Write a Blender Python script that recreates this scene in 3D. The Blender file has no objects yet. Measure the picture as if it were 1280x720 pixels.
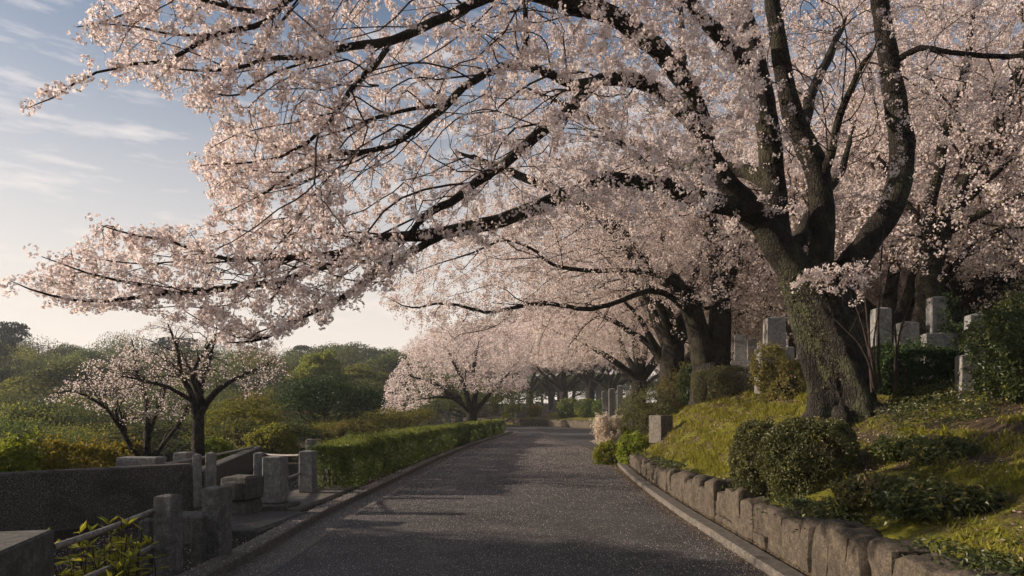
import bpy, math, random
import numpy as np
from math import radians, sin, cos, pi

SC = bpy.context.scene
COL = SC.collection
F, H, CX, CY = 880.0, 1.55, 640.0, 515.0          # focal length in reference pixels, eye height, principal point


def P(px, py, Y):
    return np.array(((px - CX) / F * Y, Y, H - (py - CY) / F * Y))


# ------------------------------------------------------------------ mesh helpers
def mesh_obj(name, V, Fc, mats, parent=None, tint=None, mi=None, smooth=False, loc=None, rz=0.0):
    """link vertices and faces (array, or list of arrays of equal-sided faces) as ONE mesh object"""
    V = np.asarray(V, np.float32).reshape(-1, 3)
    if isinstance(Fc, np.ndarray):
        Fc = [Fc]
    Fc = [np.asarray(f, np.int32) for f in Fc if len(f)]
    me = bpy.data.meshes.new(name)
    nl = sum(f.size for f in Fc)
    nf = sum(len(f) for f in Fc)
    me.vertices.add(len(V))
    me.vertices.foreach_set('co', V.ravel())
    me.loops.add(nl)
    me.loops.foreach_set('vertex_index', np.concatenate([f.ravel() for f in Fc]))
    me.polygons.add(nf)
    tot = np.concatenate([np.full(len(f), f.shape[1], np.int32) for f in Fc])
    st = np.concatenate(([0], np.cumsum(tot)[:-1])).astype(np.int32)
    me.polygons.foreach_set('loop_start', st)
    if mi is not None:
        me.polygons.foreach_set('material_index', np.asarray(mi, np.int32))
    me.polygons.foreach_set('use_smooth', np.full(nf, bool(smooth)))
    if tint is not None:
        at = me.attributes.new('tint', 'FLOAT', 'POINT')
        at.data.foreach_set('value', np.asarray(tint, np.float32))
    for m in (mats if isinstance(mats, (list, tuple)) else [mats]):
        me.materials.append(m)
    me.update(calc_edges=True)
    me.validate()
    o = bpy.data.objects.new(name, me)
    COL.objects.link(o)
    if parent:
        o.parent = parent
    if loc is not None:
        o.location = loc
    o.rotation_euler.z = rz
    return o


def empty(name, label, cat, loc=(0, 0, 0), rz=0.0, group=None):
    o = bpy.data.objects.new(name, None)
    o.empty_display_size = .2
    COL.objects.link(o)
    o.location = loc
    o.rotation_euler.z = rz
    tag(o, label, cat, group)
    return o


def tag(o, label=None, cat=None, group=None, kind=None):
    if label:
        o['label'] = label
    if cat:
        o['category'] = cat
    if group:
        o['group'] = group
    if kind:
        o['kind'] = kind
    return o


def dup(root, loc, rz, label, group=None, sc=1.0):
    r = root.copy()
    COL.objects.link(r)
    r.location = loc
    r.rotation_euler = (0, 0, rz)
    r.scale = (sc, sc, sc) if not hasattr(sc, '__len__') else sc
    r['label'] = label
    if group:
        r['group'] = group
    for ch in list(root.children):
        c = ch.copy()
        COL.objects.link(c)
        c.parent = r
        for g in list(ch.children):
            d = g.copy()
            COL.objects.link(d)
            d.parent = c
    return r


class MB:
    """collects shapes that will be one mesh"""
    def __init__(s):
        s.V, s.Q, s.T, s.n, s.t = [], [], [], 0, []

    def add(s, V, Q=None, T=None, tint=None):
        V = np.asarray(V, float).reshape(-1, 3)
        s.V.append(V)
        s.t.append(np.zeros(len(V)) if tint is None else np.asarray(tint, float))
        if Q is not None and len(Q):
            s.Q.append(np.asarray(Q) + s.n)
        if T is not None and len(T):
            s.T.append(np.asarray(T) + s.n)
        s.n += len(V)

    def build(s, name, mats, parent=None, smooth=False, loc=None, rz=0.0, tint=False):
        fc = []
        if s.Q:
            fc.append(np.concatenate(s.Q))
        if s.T:
            fc.append(np.concatenate(s.T))
        return mesh_obj(name, np.concatenate(s.V), fc, mats, parent, np.concatenate(s.t) if tint else None,
                        None, smooth, loc, rz)


def block(mb, c, size, rz=0.0, taper=1.0, bev=.012, rng=None, cap=0.0, rough=0.0):
    """a stone block with chamfered edges; c = centre of its bottom; optional pyramid cap and taper"""
    sx, sy, sz = size[0] / 2, size[1] / 2, size[2]
    b = min(bev, sx * .4, sy * .4, sz * .3)
    levels = [(sx - b, sy - b, 0.0), (sx, sy, b)]
    for k in (0.33, 0.66):
        levels.append((sx * (1 + (taper - 1) * k), sy * (1 + (taper - 1) * k), b + (sz - 2 * b) * k))
    levels += [(sx * taper, sy * taper, sz - b), (sx * taper - b, sy * taper - b, sz)]
    V = []
    for (x, y, z) in levels:
        bb = b * .8
        for (px, py) in ((-x, -y + bb), (-x + bb, -y), (x - bb, -y), (x, -y + bb), (x, y - bb), (x - bb, y), (-x + bb, y), (-x, y - bb)):
            V.append((px, py, z))
    V = np.array(V)
    if rng is not None and rough:
        V += rng.normal(0, rough, V.shape)
    n = len(levels)
    Q, T = [], []
    for i in range(n - 1):
        for j in range(8):
            a, d = i * 8 + j, i * 8 + (j + 1) % 8
            Q.append((a, d, d + 8, a + 8))
    top = len(V)
    V = np.vstack([V, [(0, 0, sz + cap)], [(0, 0, 0)]])
    for j in range(8):
        T.append(((n - 1) * 8 + j, (n - 1) * 8 + (j + 1) % 8, top))
        T.append(((j + 1) % 8, j, top + 1))
    R = np.array(((cos(rz), -sin(rz), 0), (sin(rz), cos(rz), 0), (0, 0, 1)))
    mb.add(V @ R.T + np.asarray(c, float), Q, T)


def unit(a):
    return a / np.maximum(np.linalg.norm(a, axis=-1, keepdims=True), 1e-9)


def tubes(mb, Pts, R, n=5, flute=None, cap=True):
    """batch of tubes: Pts (M,K,3), R (M,K)"""
    Pts = np.asarray(Pts, float)
    R = np.asarray(R, float)
    M, K, _ = Pts.shape
    T = unit(np.gradient(Pts, axis=1))
    mean = np.abs(unit(T.mean(axis=1)))
    ref = np.eye(3)[np.argmin(mean, axis=1)][:, None, :]
    A = unit(np.cross(T, np.broadcast_to(ref, T.shape)))
    B = np.cross(T, A)
    ang = np.arange(n) * 2 * pi / n
    rr = R[:, :, None] * np.ones(n)
    if flute is not None:
        rr = rr * flute(np.linspace(0, 1, K)[None, :, None], ang[None, None, :], Pts[:, :, 2:3])
    V = Pts[:, :, None, :] + rr[..., None] * (np.cos(ang)[:, None] * A[:, :, None, :] + np.sin(ang)[:, None] * B[:, :, None, :])
    idx = np.arange(M * K * n).reshape(M, K, n)
    a = idx[:, :-1, :]
    b = np.roll(idx, -1, 2)[:, :-1, :]
    c = np.roll(idx, -1, 2)[:, 1:, :]
    d = idx[:, 1:, :]
    Q = np.stack([a, d, c, b], -1).reshape(-1, 4)
    mb.add(V.reshape(-1, 3), Q)


def resample(pts, step, jit=0.0, rng=None, vals=None):
    """Catmull-Rom through the points, even spacing; vals are interpolated alongside"""
    p = np.asarray(pts, float)
    if vals is not None:
        p = np.hstack([p, np.asarray(vals, float)[:, None]])
    q = np.vstack([2 * p[0] - p[1], p, 2 * p[-1] - p[-2]])
    out = []
    for i in range(1, len(q) - 2):
        L = np.linalg.norm(q[i + 1, :3] - q[i, :3])
        m = max(2, int(math.ceil(L / step)))
        t = (np.arange(m) / m)[:, None]
        a, b, c, d = q[i - 1], q[i], q[i + 1], q[i + 2]
        out.append(.5 * ((2 * b) + (c - a) * t + (2 * a - 5 * b + 4 * c - d) * t ** 2 + (3 * b - a - 3 * c + d) * t ** 3))
    out.append(q[-2][None])
    o = np.vstack(out)
    if jit and rng is not None:
        nz = rng.normal(0, jit, (len(o), 3))
        nz[0] = nz[-1] = 0
        k = np.ones(3) / 3
        for ax in range(3):
            nz[:, ax] = np.convolve(nz[:, ax], k, 'same')
        o[:, :3] += nz
    if vals is not None:
        return o[:, :3], np.maximum(o[:, 3], .002)
    return o


def rand_unit(rng, n):
    return unit(rng.normal(size=(n, 3)))


def frames(N, rng):
    U = unit(np.cross(N, rand_unit(rng, len(N))))
    return U, np.cross(N, U)


def leaves(C, N, length, width, rng, fold=.18):
    """kite-shaped leaves, 4 vertices each"""
    n = len(C)
    N = unit(N)
    U, W = frames(N, rng)
    L = (length * rng.uniform(.65, 1.25, n))[:, None]
    B = (width * rng.uniform(.7, 1.2, n))[:, None]
    V = np.empty((n, 4, 3))
    V[:, 0] = C - U * L * .5
    V[:, 1] = C + W * B * .5 + N * L * fold
    V[:, 2] = C + U * L * .5
    V[:, 3] = C - W * B * .5 + N * L * fold
    return V.reshape(-1, 3), np.arange(4 * n).reshape(n, 4)


def flowers(C, N, size, rng):
    """five separate petals per flower, 20 vertices each"""
    n = len(C)
    N = unit(N)
    U, W = frames(N, rng)
    s = (size * .5 * rng.uniform(.8, 1.2, n))[:, None]
    V = np.empty((n, 5, 4, 3))
    cup = rng.uniform(.1, .7, n)[:, None]
    for i in range(5):
        a = 2 * pi * i / 5
        D = cos(a) * U + sin(a) * W
        S = -sin(a) * U + cos(a) * W
        V[:, i, 0] = C + D * s * .08
        V[:, i, 1] = C + D * s * .62 + S * s * .42 + N * s * cup * .55
        V[:, i, 2] = C + D * s + N * s * cup
        V[:, i, 3] = C + D * s * .62 - S * s * .42 + N * s * cup * .55
    return V.reshape(-1, 3), np.arange(20 * n).reshape(5 * n, 4)


def vnoise(p, seed=0):
    """smooth value noise of 2-D points"""
    x, y = p[..., 0], p[..., 1]
    xi, yi = np.floor(x).astype(np.int64), np.floor(y).astype(np.int64)
    fx, fy = x - xi, y - yi
    fx, fy = fx * fx * (3 - 2 * fx), fy * fy * (3 - 2 * fy)

    def h(a, b):
        k = (a * 374761393 + b * 668265263 + seed * 982451653) & 0x7fffffff
        k = ((k ^ (k >> 13)) * 1274126177) & 0x7fffffff
        return ((k ^ (k >> 16)) & 0xffff) / 65535.0
    return (h(xi, yi) * (1 - fx) + h(xi + 1, yi) * fx) * (1 - fy) + (h(xi, yi + 1) * (1 - fx) + h(xi + 1, yi + 1) * fx) * fy


def fbm(x, y, s, seed=0, o=3):
    r, a = 0.0, .5
    for k in range(o):
        r = r + a * vnoise(np.stack([np.asarray(x) / s, np.asarray(y) / s], -1), seed + k)
        a *= .5
        s *= .5
    return r - .44


def smooth(t):
    t = np.clip(t, 0, 1)
    return t * t * (3 - 2 * t)


# ------------------------------------------------------------------ materials
class NT:
    def __init__(s, name):
        s.m = bpy.data.materials.new(name)
        s.m.use_nodes = True
        s.t = s.m.node_tree
        s.t.nodes.clear()
        s.out = s.t.nodes.new('ShaderNodeOutputMaterial')

    def n(s, typ, **kw):
        nd = s.t.nodes.new('ShaderNode' + typ)
        ins = kw.pop('ins', {})
        for k, v in kw.items():
            setattr(nd, k, v)
        for k, v in ins.items():
            s.put(nd.inputs[k], v)
        return nd

    def put(s, sock, v):
        if isinstance(v, bpy.types.NodeSocket):
            s.t.links.new(v, sock)
        else:
            sock.default_value = v

    def noise(s, scale, detail=4, rough=.6, vec=None, dist=0.0):
        nd = s.n('TexNoise', ins={'Scale': scale, 'Detail': detail, 'Roughness': rough, 'Distortion': dist})
        if vec is not None:
            s.put(nd.inputs['Vector'], vec)
        return nd.outputs['Fac']

    def coord(s, which='Object', scale=None):
        o = s.n('TexCoord').outputs[which]
        if scale is not None:
            o = s.n('Mapping', ins={'Vector': o, 'Scale': scale}).outputs[0]
        return o

    def ramp(s, fac, stops):
        nd = s.n('ValToRGB')
        s.put(nd.inputs[0], fac)
        el = nd.color_ramp.elements
        while len(el) < len(stops):
            el.new(.5)
        for e, (p, c) in zip(el, stops):
            e.position = p
            e.color = (*c, 1) if len(c) == 3 else c
        return nd.outputs[0]

    def mix(s, f, a, b, mode='MIX'):
        nd = s.n('Mix', data_type='RGBA', blend_type=mode)
        s.put(nd.inputs['Factor'], f)
        for k, v in ((6, a), (7, b)):
            s.put(nd.inputs[k], (*v, 1) if isinstance(v, tuple) and len(v) == 3 else v)
        return nd.outputs[2]

    def math(s, op, a, b=0.0, clamp=False):
        nd = s.n('Math', operation=op, use_clamp=clamp)
        s.put(nd.inputs[0], a)
        s.put(nd.inputs[1], b)
        return nd.outputs[0]

    def bump(s, h, strength=.5, dist=.02):
        return s.n('Bump', ins={'Height': h, 'Strength': strength, 'Distance': dist}).outputs[0]

    def pbr(s, col, rough=.85, bump=None, spec=.3):
        b = s.n('BsdfPrincipled', ins={'Base Color': (*col, 1) if isinstance(col, tuple) and len(col) == 3 else col,
                                       'Roughness': rough, 'Specular IOR Level': spec})
        if bump is not None:
            s.put(b.inputs['Normal'], bump)
        return b.outputs[0]

    def done(s, sh):
        s.t.links.new(sh, s.out.inputs[0])
        return s.m


def foliage_mat(name, stops, trans=.4, rough=.55, spec=.25, vary=.25, tcol=None):
    """leaf or petal: colour from the per-leaf tint, a little per-tree variation, part of the light passes through"""
    k = NT(name)
    a = k.n('Attribute', attribute_name='tint').outputs['Fac']
    col = k.ramp(a, stops)
    if vary:
        r = k.n('ObjectInfo').outputs['Random']
        hsv = k.n('HueSaturation', ins={'Color': col, 'Hue': k.math('ADD', k.math('MULTIPLY', r, vary * .12), .5 - vary * .06),
                                        'Value': k.math('ADD', k.math('MULTIPLY', r, vary * 1.6), 1 - vary * .8)})
        col = hsv.outputs[0]
    d = k.pbr(col, rough, None, spec)
    tc = col if tcol is None else k.mix(1.0, col, tcol, 'MULTIPLY')
    t = k.n('BsdfTranslucent', ins={'Color': tc}).outputs[0]
    return k.done(k.n('MixShader', ins={0: trans, 1: d, 2: t}).outputs[0])


M = {}


def make_mats():
    k = NT('petals'); M['petal'] = foliage_mat('blossom', [(0, (.63, .52, .505)), (.5, (.755, .66, .64)), (1, (.86, .795, .77))], .5, .7, .1, 0)
    M['calyx'] = foliage_mat('calyx_and_young_leaf', [(0, (.20, .07, .05)), (.45, (.27, .17, .06)), (1, (.34, .36, .07))], .35, .6, .2, 0)
    M['leaf_dark'] = foliage_mat('dark_leaf', [(0, (.014, .026, .009)), (.6, (.035, .062, .018)), (1, (.075, .10, .028))], .25, .55, .2)
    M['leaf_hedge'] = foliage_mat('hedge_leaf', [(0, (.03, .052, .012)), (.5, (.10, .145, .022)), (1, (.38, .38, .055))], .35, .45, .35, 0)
    M['leaf_azalea'] = foliage_mat('azalea_leaf', [(0, (.04, .044, .016)), (.5, (.095, .10, .032)), (.85, (.18, .175, .05)), (1, (.27, .21, .09))], .3, .5, .35, .3)
    M['leaf_camellia'] = foliage_mat('camellia_leaf', [(0, (.022, .032, .011)), (.6, (.055, .07, .018)), (.85, (.12, .12, .028)), (1, (.26, .20, .04))], .3, .45, .4, .2)
    M['leaf_bright'] = foliage_mat('bright_leaf', [(0, (.07, .10, .012)), (.6, (.20, .24, .025)), (1, (.40, .38, .04))], .45, .5, .3, .2)
    M['leaf_yellow'] = foliage_mat('yellow_leaf', [(0, (.10, .09, .012)), (.6, (.24, .20, .025)), (1, (.38, .27, .04))], .45, .6, .2, .2)
    M['leaf_spring'] = foliage_mat('spring_leaf', [(0, (.07, .085, .018)), (.6, (.19, .20, .035)), (1, (.36, .32, .07))], .55, .6, .2, .35)
    M['leaf_wood'] = foliage_mat('evergreen_leaf', [(0, (.022, .036, .015)), (.6, (.085, .11, .032)), (1, (.25, .235, .06))], .5, .55, .25, .4)
    M['leaf_pine'] = foliage_mat('pine_needles', [(0, (.012, .022, .014)), (1, (.035, .05, .03))], .15, .6, .2, .2)
    M['leaf_russet'] = foliage_mat('russet_leaf', [(0, (.075, .06, .025)), (.5, (.15, .125, .04)), (.8, (.22, .17, .05)), (1, (.27, .15, .07))], .4, .6, .2, .3)
    M['leaf_pieris'] = foliage_mat('pale_flower', [(0, (.40, .31, .23)), (.4, (.62, .53, .43)), (1, (.84, .77, .67))], .4, .7, .1, 0)
    M['grass'] = foliage_mat('grass_blade', [(0, (.07, .08, .014)), (.45, (.19, .185, .025)), (.8, (.29, .265, .04)), (1, (.27, .21, .08))], .4, .6, .2, 0)
    M['litter'] = foliage_mat('dry_leaf', [(0, (.07, .045, .025)), (.6, (.16, .11, .06)), (1, (.30, .24, .18))], .15, .8, .1, 0)
    M['fallen'] = foliage_mat('fallen_petal', [(0, (.40, .32, .30)), (1, (.76, .67, .65))], .2, .8, .1, 0)

    def bark(name, lo, hi, moss, mossamt):
        k = NT(name)
        co = k.coord('Object')
        n1 = k.noise(5, 8, .65, co)
        n2 = k.noise(2.2, 5, .6, co)
        n3 = k.noise(38, 4, .7, co)
        st = k.noise(14, 5, .6, k.coord('Object', (1, 1, 3.5)))
        c = k.ramp(n1, [(.3, lo), (.7, hi)])
        c = k.mix(k.ramp(n3, [(.45, (0, 0, 0)), (.62, (.5, .5, .5))]), c, tuple(x * .35 for x in lo))
        c = k.mix(k.ramp(n2, [(.5, (0, 0, 0)), (.62, (mossamt,) * 3)]), c, moss)
        vv = k.n('TexVoronoi', feature='DISTANCE_TO_EDGE', ins={'Vector': k.n('VectorMath', operation='ADD', ins={0: k.coord('Object', (13, 13, 4.5)), 1: k.n('TexNoise', ins={'Vector': co, 'Scale': 6.0, 'Detail': 4.0}).outputs['Color']}).outputs[0], 'Scale': 1.5}).outputs['Distance']
        c = k.mix(k.ramp(vv, [(0, (.45, .45, .45)), (.12, (0, 0, 0))]), c, tuple(x * .4 for x in lo))
        c = k.mix(k.ramp(k.noise(9, 7, .8, co), [(.56, (0, 0, 0)), (.66, (mossamt * .6,) * 3)]), c, tuple(min(1, x * 1.8) for x in hi))
        h = k.math('ADD', k.math('ADD', k.math('MULTIPLY', st, 1.2), k.math('MULTIPLY', n3, .6)), k.ramp(vv, [(0, (0, 0, 0)), (.2, (.45, .45, .45))]))
        return k.done(k.pbr(c, .9, k.bump(h, 1.0, .045), .2))
    M['bark'] = bark('cherry_bark', (.011, .009, .007), (.042, .034, .028), (.08, .078, .045), .5)
    M['bark_trunk'] = bark('old_cherry_bark', (.012, .010, .008), (.058, .05, .043), (.08, .085, .045), .7)
    M['bark_wood'] = bark('forest_bark', (.03, .025, .02), (.09, .075, .06), (.09, .10, .06), .4)

    k = NT('twig'); c = k.ramp(k.noise(9, 3, .5, k.coord('Object')), [(.3, (.016, .011, .009)), (.7, (.05, .034, .027))])
    M['twig'] = k.done(k.pbr(c, .85, None, .2))

    def stone(name, lo, hi, stain, amt, bump=.5, spot=None):
        k = NT(name)
        g = k.n('NewGeometry').outputs['Position']
        n1 = k.noise(3.5, 7, .65, g)
        n2 = k.noise(60, 4, .7, g)
        mp = k.n('Mapping', ins={'Vector': g, 'Scale': (9, 9, 1.1)}).outputs[0]
        n3 = k.noise(1.0, 5, .6, mp)
        c = k.ramp(n1, [(.3, lo), (.7, hi)])
        c = k.mix(k.ramp(n3, [(.52, (0, 0, 0)), (.68, (amt,) * 3)]), c, stain)
        c = k.mix(.5, c, k.ramp(n2, [(.36, tuple(x * .25 for x in lo)), (.64, tuple(min(1, x * 1.5) for x in hi))]))
        c = k.mix(k.ramp(k.noise(13, 6, .75, g), [(.42, (.65, .65, .65)), (.6, (0, 0, 0))]), c, tuple(x * .5 for x in lo))
        if spot:
            n4 = k.noise(7, 6, .7, g)
            c = k.mix(k.ramp(n4, [(.6, (0, 0, 0)), (.68, (.7, .7, .7))]), c, spot)
        h = k.math('ADD', n1, k.math('MULTIPLY', n2, .5))
        return k.done(k.pbr(c, .88, k.bump(h, bump, .02), .25))
    M['granite'] = stone('granite', (.175, .17, .16), (.30, .29, .278), (.08, .072, .06), .7, .35, (.30, .30, .22))
    M['granite_grey'] = stone('grey_granite', (.14, .138, .135), (.25, .246, .24), (.055, .05, .046), .75, .35)
    M['granite_dark'] = stone('dark_granite', (.055, .052, .048), (.115, .108, .10), (.03, .028, .025), .6, .5, (.15, .16, .11))
    M['concrete'] = stone('weathered_concrete', (.10, .09, .078), (.17, .155, .135), (.06, .052, .044), .6, .5)
    M['kerb'] = stone('kerb_concrete', (.085, .075, .065), (.17, .15, .13), (.05, .043, .035), .6, .5)
    M['post'] = stone('post_stone', (.075, .07, .066), (.16, .152, .145), (.025, .022, .02), .8, .5, (.15, .145, .13))
    M['boulder'] = stone('wall_stone', (.045, .037, .028), (.125, .10, .074), (.016, .014, .011), .9, 1.0, (.11, .11, .045))
    # rough pebble-dash wall
    k = NT('pebble_dash')
    g = k.n('NewGeometry').outputs['Position']
    v = k.n('TexVoronoi', ins={'Vector': g, 'Scale': 45.0}).outputs['Color']
    c = k.ramp(k.noise(70, 3, .7, g), [(.36, (.03, .028, .026)), (.54, (.092, .086, .079)), (.66, (.25, .235, .215))])
    c = k.mix(k.ramp(k.noise(2, 5, .6, g), [(.45, (0, 0, 0)), (.65, (.6, .6, .6))]), c, (.03, .027, .023))
    M['pebble'] = k.done(k.pbr(c, .95, k.bump(k.noise(55, 4, .7, g), 1.0, .03), .15))
    k = NT('pipe'); c = k.ramp(k.noise(25, 5, .6, k.coord()), [(.35, (.09, .075, .062)), (.65, (.24, .22, .2))])
    M['pipe'] = k.done(k.pbr(c, .6, k.bump(k.noise(80, 3), .3, .004), .4))
    # asphalt: dark aggregate, worn lighter wheel paths, patches
    k = NT('asphalt')
    g = k.n('NewGeometry').outputs['Position']
    c = k.ramp(k.noise(120, 3, .75, g), [(.32, (.022, .02, .019)), (.5, (.052, .048, .047)), (.66, (.13, .122, .12))])
    c = k.mix(k.ramp(k.noise(.55, 6, .6, g), [(.38, (.75, .75, .75)), (.62, (0, 0, 0))]), c, (.028, .025, .024))
    c = k.mix(k.ramp(k.noise(1.7, 6, .65, g), [(.48, (0, 0, 0)), (.68, (.5, .5, .5))]), c, (.12, .108, .10))
    ck = k.n('TexVoronoi', feature='DISTANCE_TO_EDGE', ins={'Vector': k.n('VectorMath', operation='ADD', ins={0: g, 1: k.n('TexNoise', ins={'Vector': g, 'Scale': 2.5}).outputs['Color']}).outputs[0], 'Scale': .42}).outputs['Distance']
    c = k.mix(k.ramp(ck, [(.0, (.6, .6, .6)), (.006, (0, 0, 0))]), c, (.012, .011, .010))
    M['asphalt'] = k.done(k.pbr(c, .8, k.bump(k.noise(140, 2, .7, g), .8, .012), .3))
    # mossy earth
    k = NT('mossy_earth')
    g = k.n('NewGeometry').outputs['Position']
    n1 = k.noise(1.1, 7, .65, g)
    n2 = k.noise(14, 5, .7, g)
    moss = k.ramp(n2, [(.3, (.07, .072, .013)), (.55, (.16, .155, .02)), (.75, (.23, .21, .035))])
    soil = k.ramp(n2, [(.3, (.035, .025, .017)), (.7, (.12, .09, .06))])
    xg = k.n('SeparateXYZ', ins={0: g})
    bare = k.math('MULTIPLY', k.n('MapRange', ins={'Value': xg.outputs[0], 'From Min': 3.6, 'From Max': 5.2}).outputs[0],
                  k.n('MapRange', ins={'Value': xg.outputs[1], 'From Min': 11.5, 'From Max': 9.5}).outputs[0])
    n1 = k.math('ADD', n1, k.math('MULTIPLY', bare, .13))
    c = k.mix(k.ramp(n1, [(.48, (0, 0, 0)), (.6, (1, 1, 1))]), moss, soil)
    # trodden dark soil of the grave plots on the hedge side
    xx = k.n('SeparateXYZ', ins={0: g}).outputs[0]
    plot = k.n('MapRange', ins={'Value': k.math('ADD', xx, k.noise(.6, 3, .5, g)), 'From Min': -9.0, 'From Max': -13.0})
    plot2 = k.n('MapRange', ins={'Value': xx, 'From Min': -1.6, 'From Max': -1.4, 'To Min': 1.0, 'To Max': 0.0})
    dirt = k.ramp(n2, [(.3, (.018, .014, .011)), (.7, (.06, .048, .037))])
    c = k.mix(k.math('MULTIPLY', plot2.outputs[0], k.math('SUBTRACT', 1.0, plot.outputs[0])), c, dirt)
    c = k.mix(plot.outputs[0], c, k.ramp(n2, [(.3, (.012, .014, .007)), (.7, (.03, .034, .014))]))
    M['earth'] = k.done(k.pbr(c, .95, k.bump(k.math('ADD', n2, k.noise(60, 3, .7, g)), .9, .05), .1))


# ------------------------------------------------------------------ road and terrain
LE = np.array([(-3.2, -8), (-2.85, 2), (-2.72, 7), (-2.74, 9), (-2.73, 11), (-2.63, 13.6), (-2.4, 21), (-1.8, 31.7), (-.9, 42), (-.2, 50),
               (-.45, 57), (-2.2, 64), (-6, 71), (-14, 78), (-30, 86), (-60, 96)], float)
RE = np.array([(2.2, -8), (2.32, 2), (2.42, 6.6), (2.46, 8.7), (2.5, 11), (2.73, 16), (3.22, 22.7), (3.75, 30), (4.9, 40), (6.4, 50),
               (7.75, 57), (7.5, 63), (5.2, 72), (.6, 83), (-5, 90), (-15, 95), (-32, 103), (-62, 114)], float)
LEs = resample(np.c_[LE, np.zeros(len(LE))], .5)[:, :2]
REs = resample(np.c_[RE, np.zeros(len(RE))], .5)[:, :2]


def sdist(x, y, line, coarse=3):
    """signed distance to a polyline; positive to the right of its direction; also the y of the nearest point"""
    x = np.asarray(x, float); y = np.asarray(y, float)
    L = line[::coarse]
    best = np.full(x.shape, 1e9); sg = np.ones(x.shape); yy = np.zeros(x.shape)
    for a, b in zip(L[:-1], L[1:]):
        d = b - a
        t = np.clip(((x - a[0]) * d[0] + (y - a[1]) * d[1]) / (d @ d), 0, 1)
        qx, qy = a[0] + t * d[0], a[1] + t * d[1]
        dist = np.hypot(x - qx, y - qy)
        m = dist < best
        best = np.where(m, dist, best)
        sg = np.where(m, np.sign(d[1] * (x - a[0]) - d[0] * (y - a[1])), sg)
        yy = np.where(m, qy, yy)
    return best * sg, yy


WY = [-8, 0, 10, 17, 22, 26, 52, 57, 62, 90, 120]
WZ = [.62, .62, .52, .42, .36, .10, .10, .45, .72, .72, .6]


def gz(x, y):
    x = np.asarray(x, float); y = np.asarray(y, float)
    dr, ry = sdist(x, y, REs)
    dl, _ = sdist(x, y, LEs)
    dl = -dl
    w = np.interp(ry, WY, WZ)
    width = np.interp(ry, [0, 10, 14, 22, 30, 55, 62], [4.3, 4.2, 3.6, 3.0, 4, 9, 12])
    top = np.interp(ry, [0, 10, 14, 22, 30, 45, 70], [1.7, 1.75, 1.95, 2.1, 2.1, 1.9, 1.5])
    t = np.clip((dr - .62) / width, 0, 1)
    zr = w + (top - w) * (1 - (1 - t) ** 1.7) + fbm(x, y, 1.3, 5) * .14 * np.clip((dr - .7) / 1, 0, 1) \
        + .028 * np.sin((dr * 1.0 - y * .12 + 1.3 * fbm(x, y, 1.6, 51)) * 11) * np.clip((dr - .9) / .6, 0, 1) * np.clip((5 - dr) / 1, 0, 1) * (y < 24) \
        + np.clip(dr - 12, 0, 60) * .035
    zr = np.where(dr > .5, zr, -.03)
    drop = 3.6 * smooth((dl - np.interp(y, [0, 25, 40], [1.6, 4.0, 9])) / 20)
    r = np.hypot(x + 10, y)
    hill = 9 * smooth((r - 75) / 110) + 5 * smooth((-x - 45) / 60) * smooth((y - 60) / 80)
    zl = np.where(dl > .1, .04 - drop + hill * smooth((dl - 12) / 25) + fbm(x, y, 2.0, 9) * .06 * np.clip((dl - .4) * 2, 0, 1), -.03)
    z = np.where(dr > .05, zr, np.where(dl > .05, zl, -.03))
    return z


def gz1(x, y):
    return float(gz(np.array([x]), np.array([y]))[0])


def axis(stops):
    """graded grid coordinates from (value, step) pairs"""
    out = []
    for (a, s), (b, _) in zip(stops[:-1], stops[1:]):
        out.append(np.arange(a, b - s * .3, s))
    out.append([stops[-1][0]])
    return np.concatenate(out)


def ribbon(name, line, off0, off1, z, mat, thick=0.0, y0=-9, y1=200, joint=None):
    """strip that follows a road edge between two offsets; with thickness it is a raised kerb"""
    m = (line[:, 1] > y0) & (line[:, 1] < y1)
    p = line[m]
    d = unit(np.gradient(p, axis=0))
    nrm = np.c_[d[:, 1], -d[:, 0]]
    a, b = p + nrm * off0, p + nrm * off1
    n = len(p)
    if not thick:
        V = np.vstack([np.c_[a, np.full(n, z)], np.c_[b, np.full(n, z)]])
        i = np.arange(n - 1)
        Q = np.c_[i, i + n, i + n + 1, i + 1]
        return mesh_obj(name, V, Q, mat)
    bev = .018
    s = np.sign(off1 - off0)
    prof = [(off0, -.05), (off0, z + thick - bev), (off0 + s * bev, z + thick), (off1 - s * bev, z + thick), (off1, z + thick - bev), (off1, -.05)]
    V = np.vstack([np.c_[p + nrm * o, np.full(n, zz)] for o, zz in prof])
    Q = []
    i = np.arange(n - 1)
    for k in range(len(prof) - 1):
        Q.append(np.c_[i + k * n, i + 1 + k * n, i + 1 + (k + 1) * n, i + (k + 1) * n])
    return mesh_obj(name, V, np.vstack(Q), mat)


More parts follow.
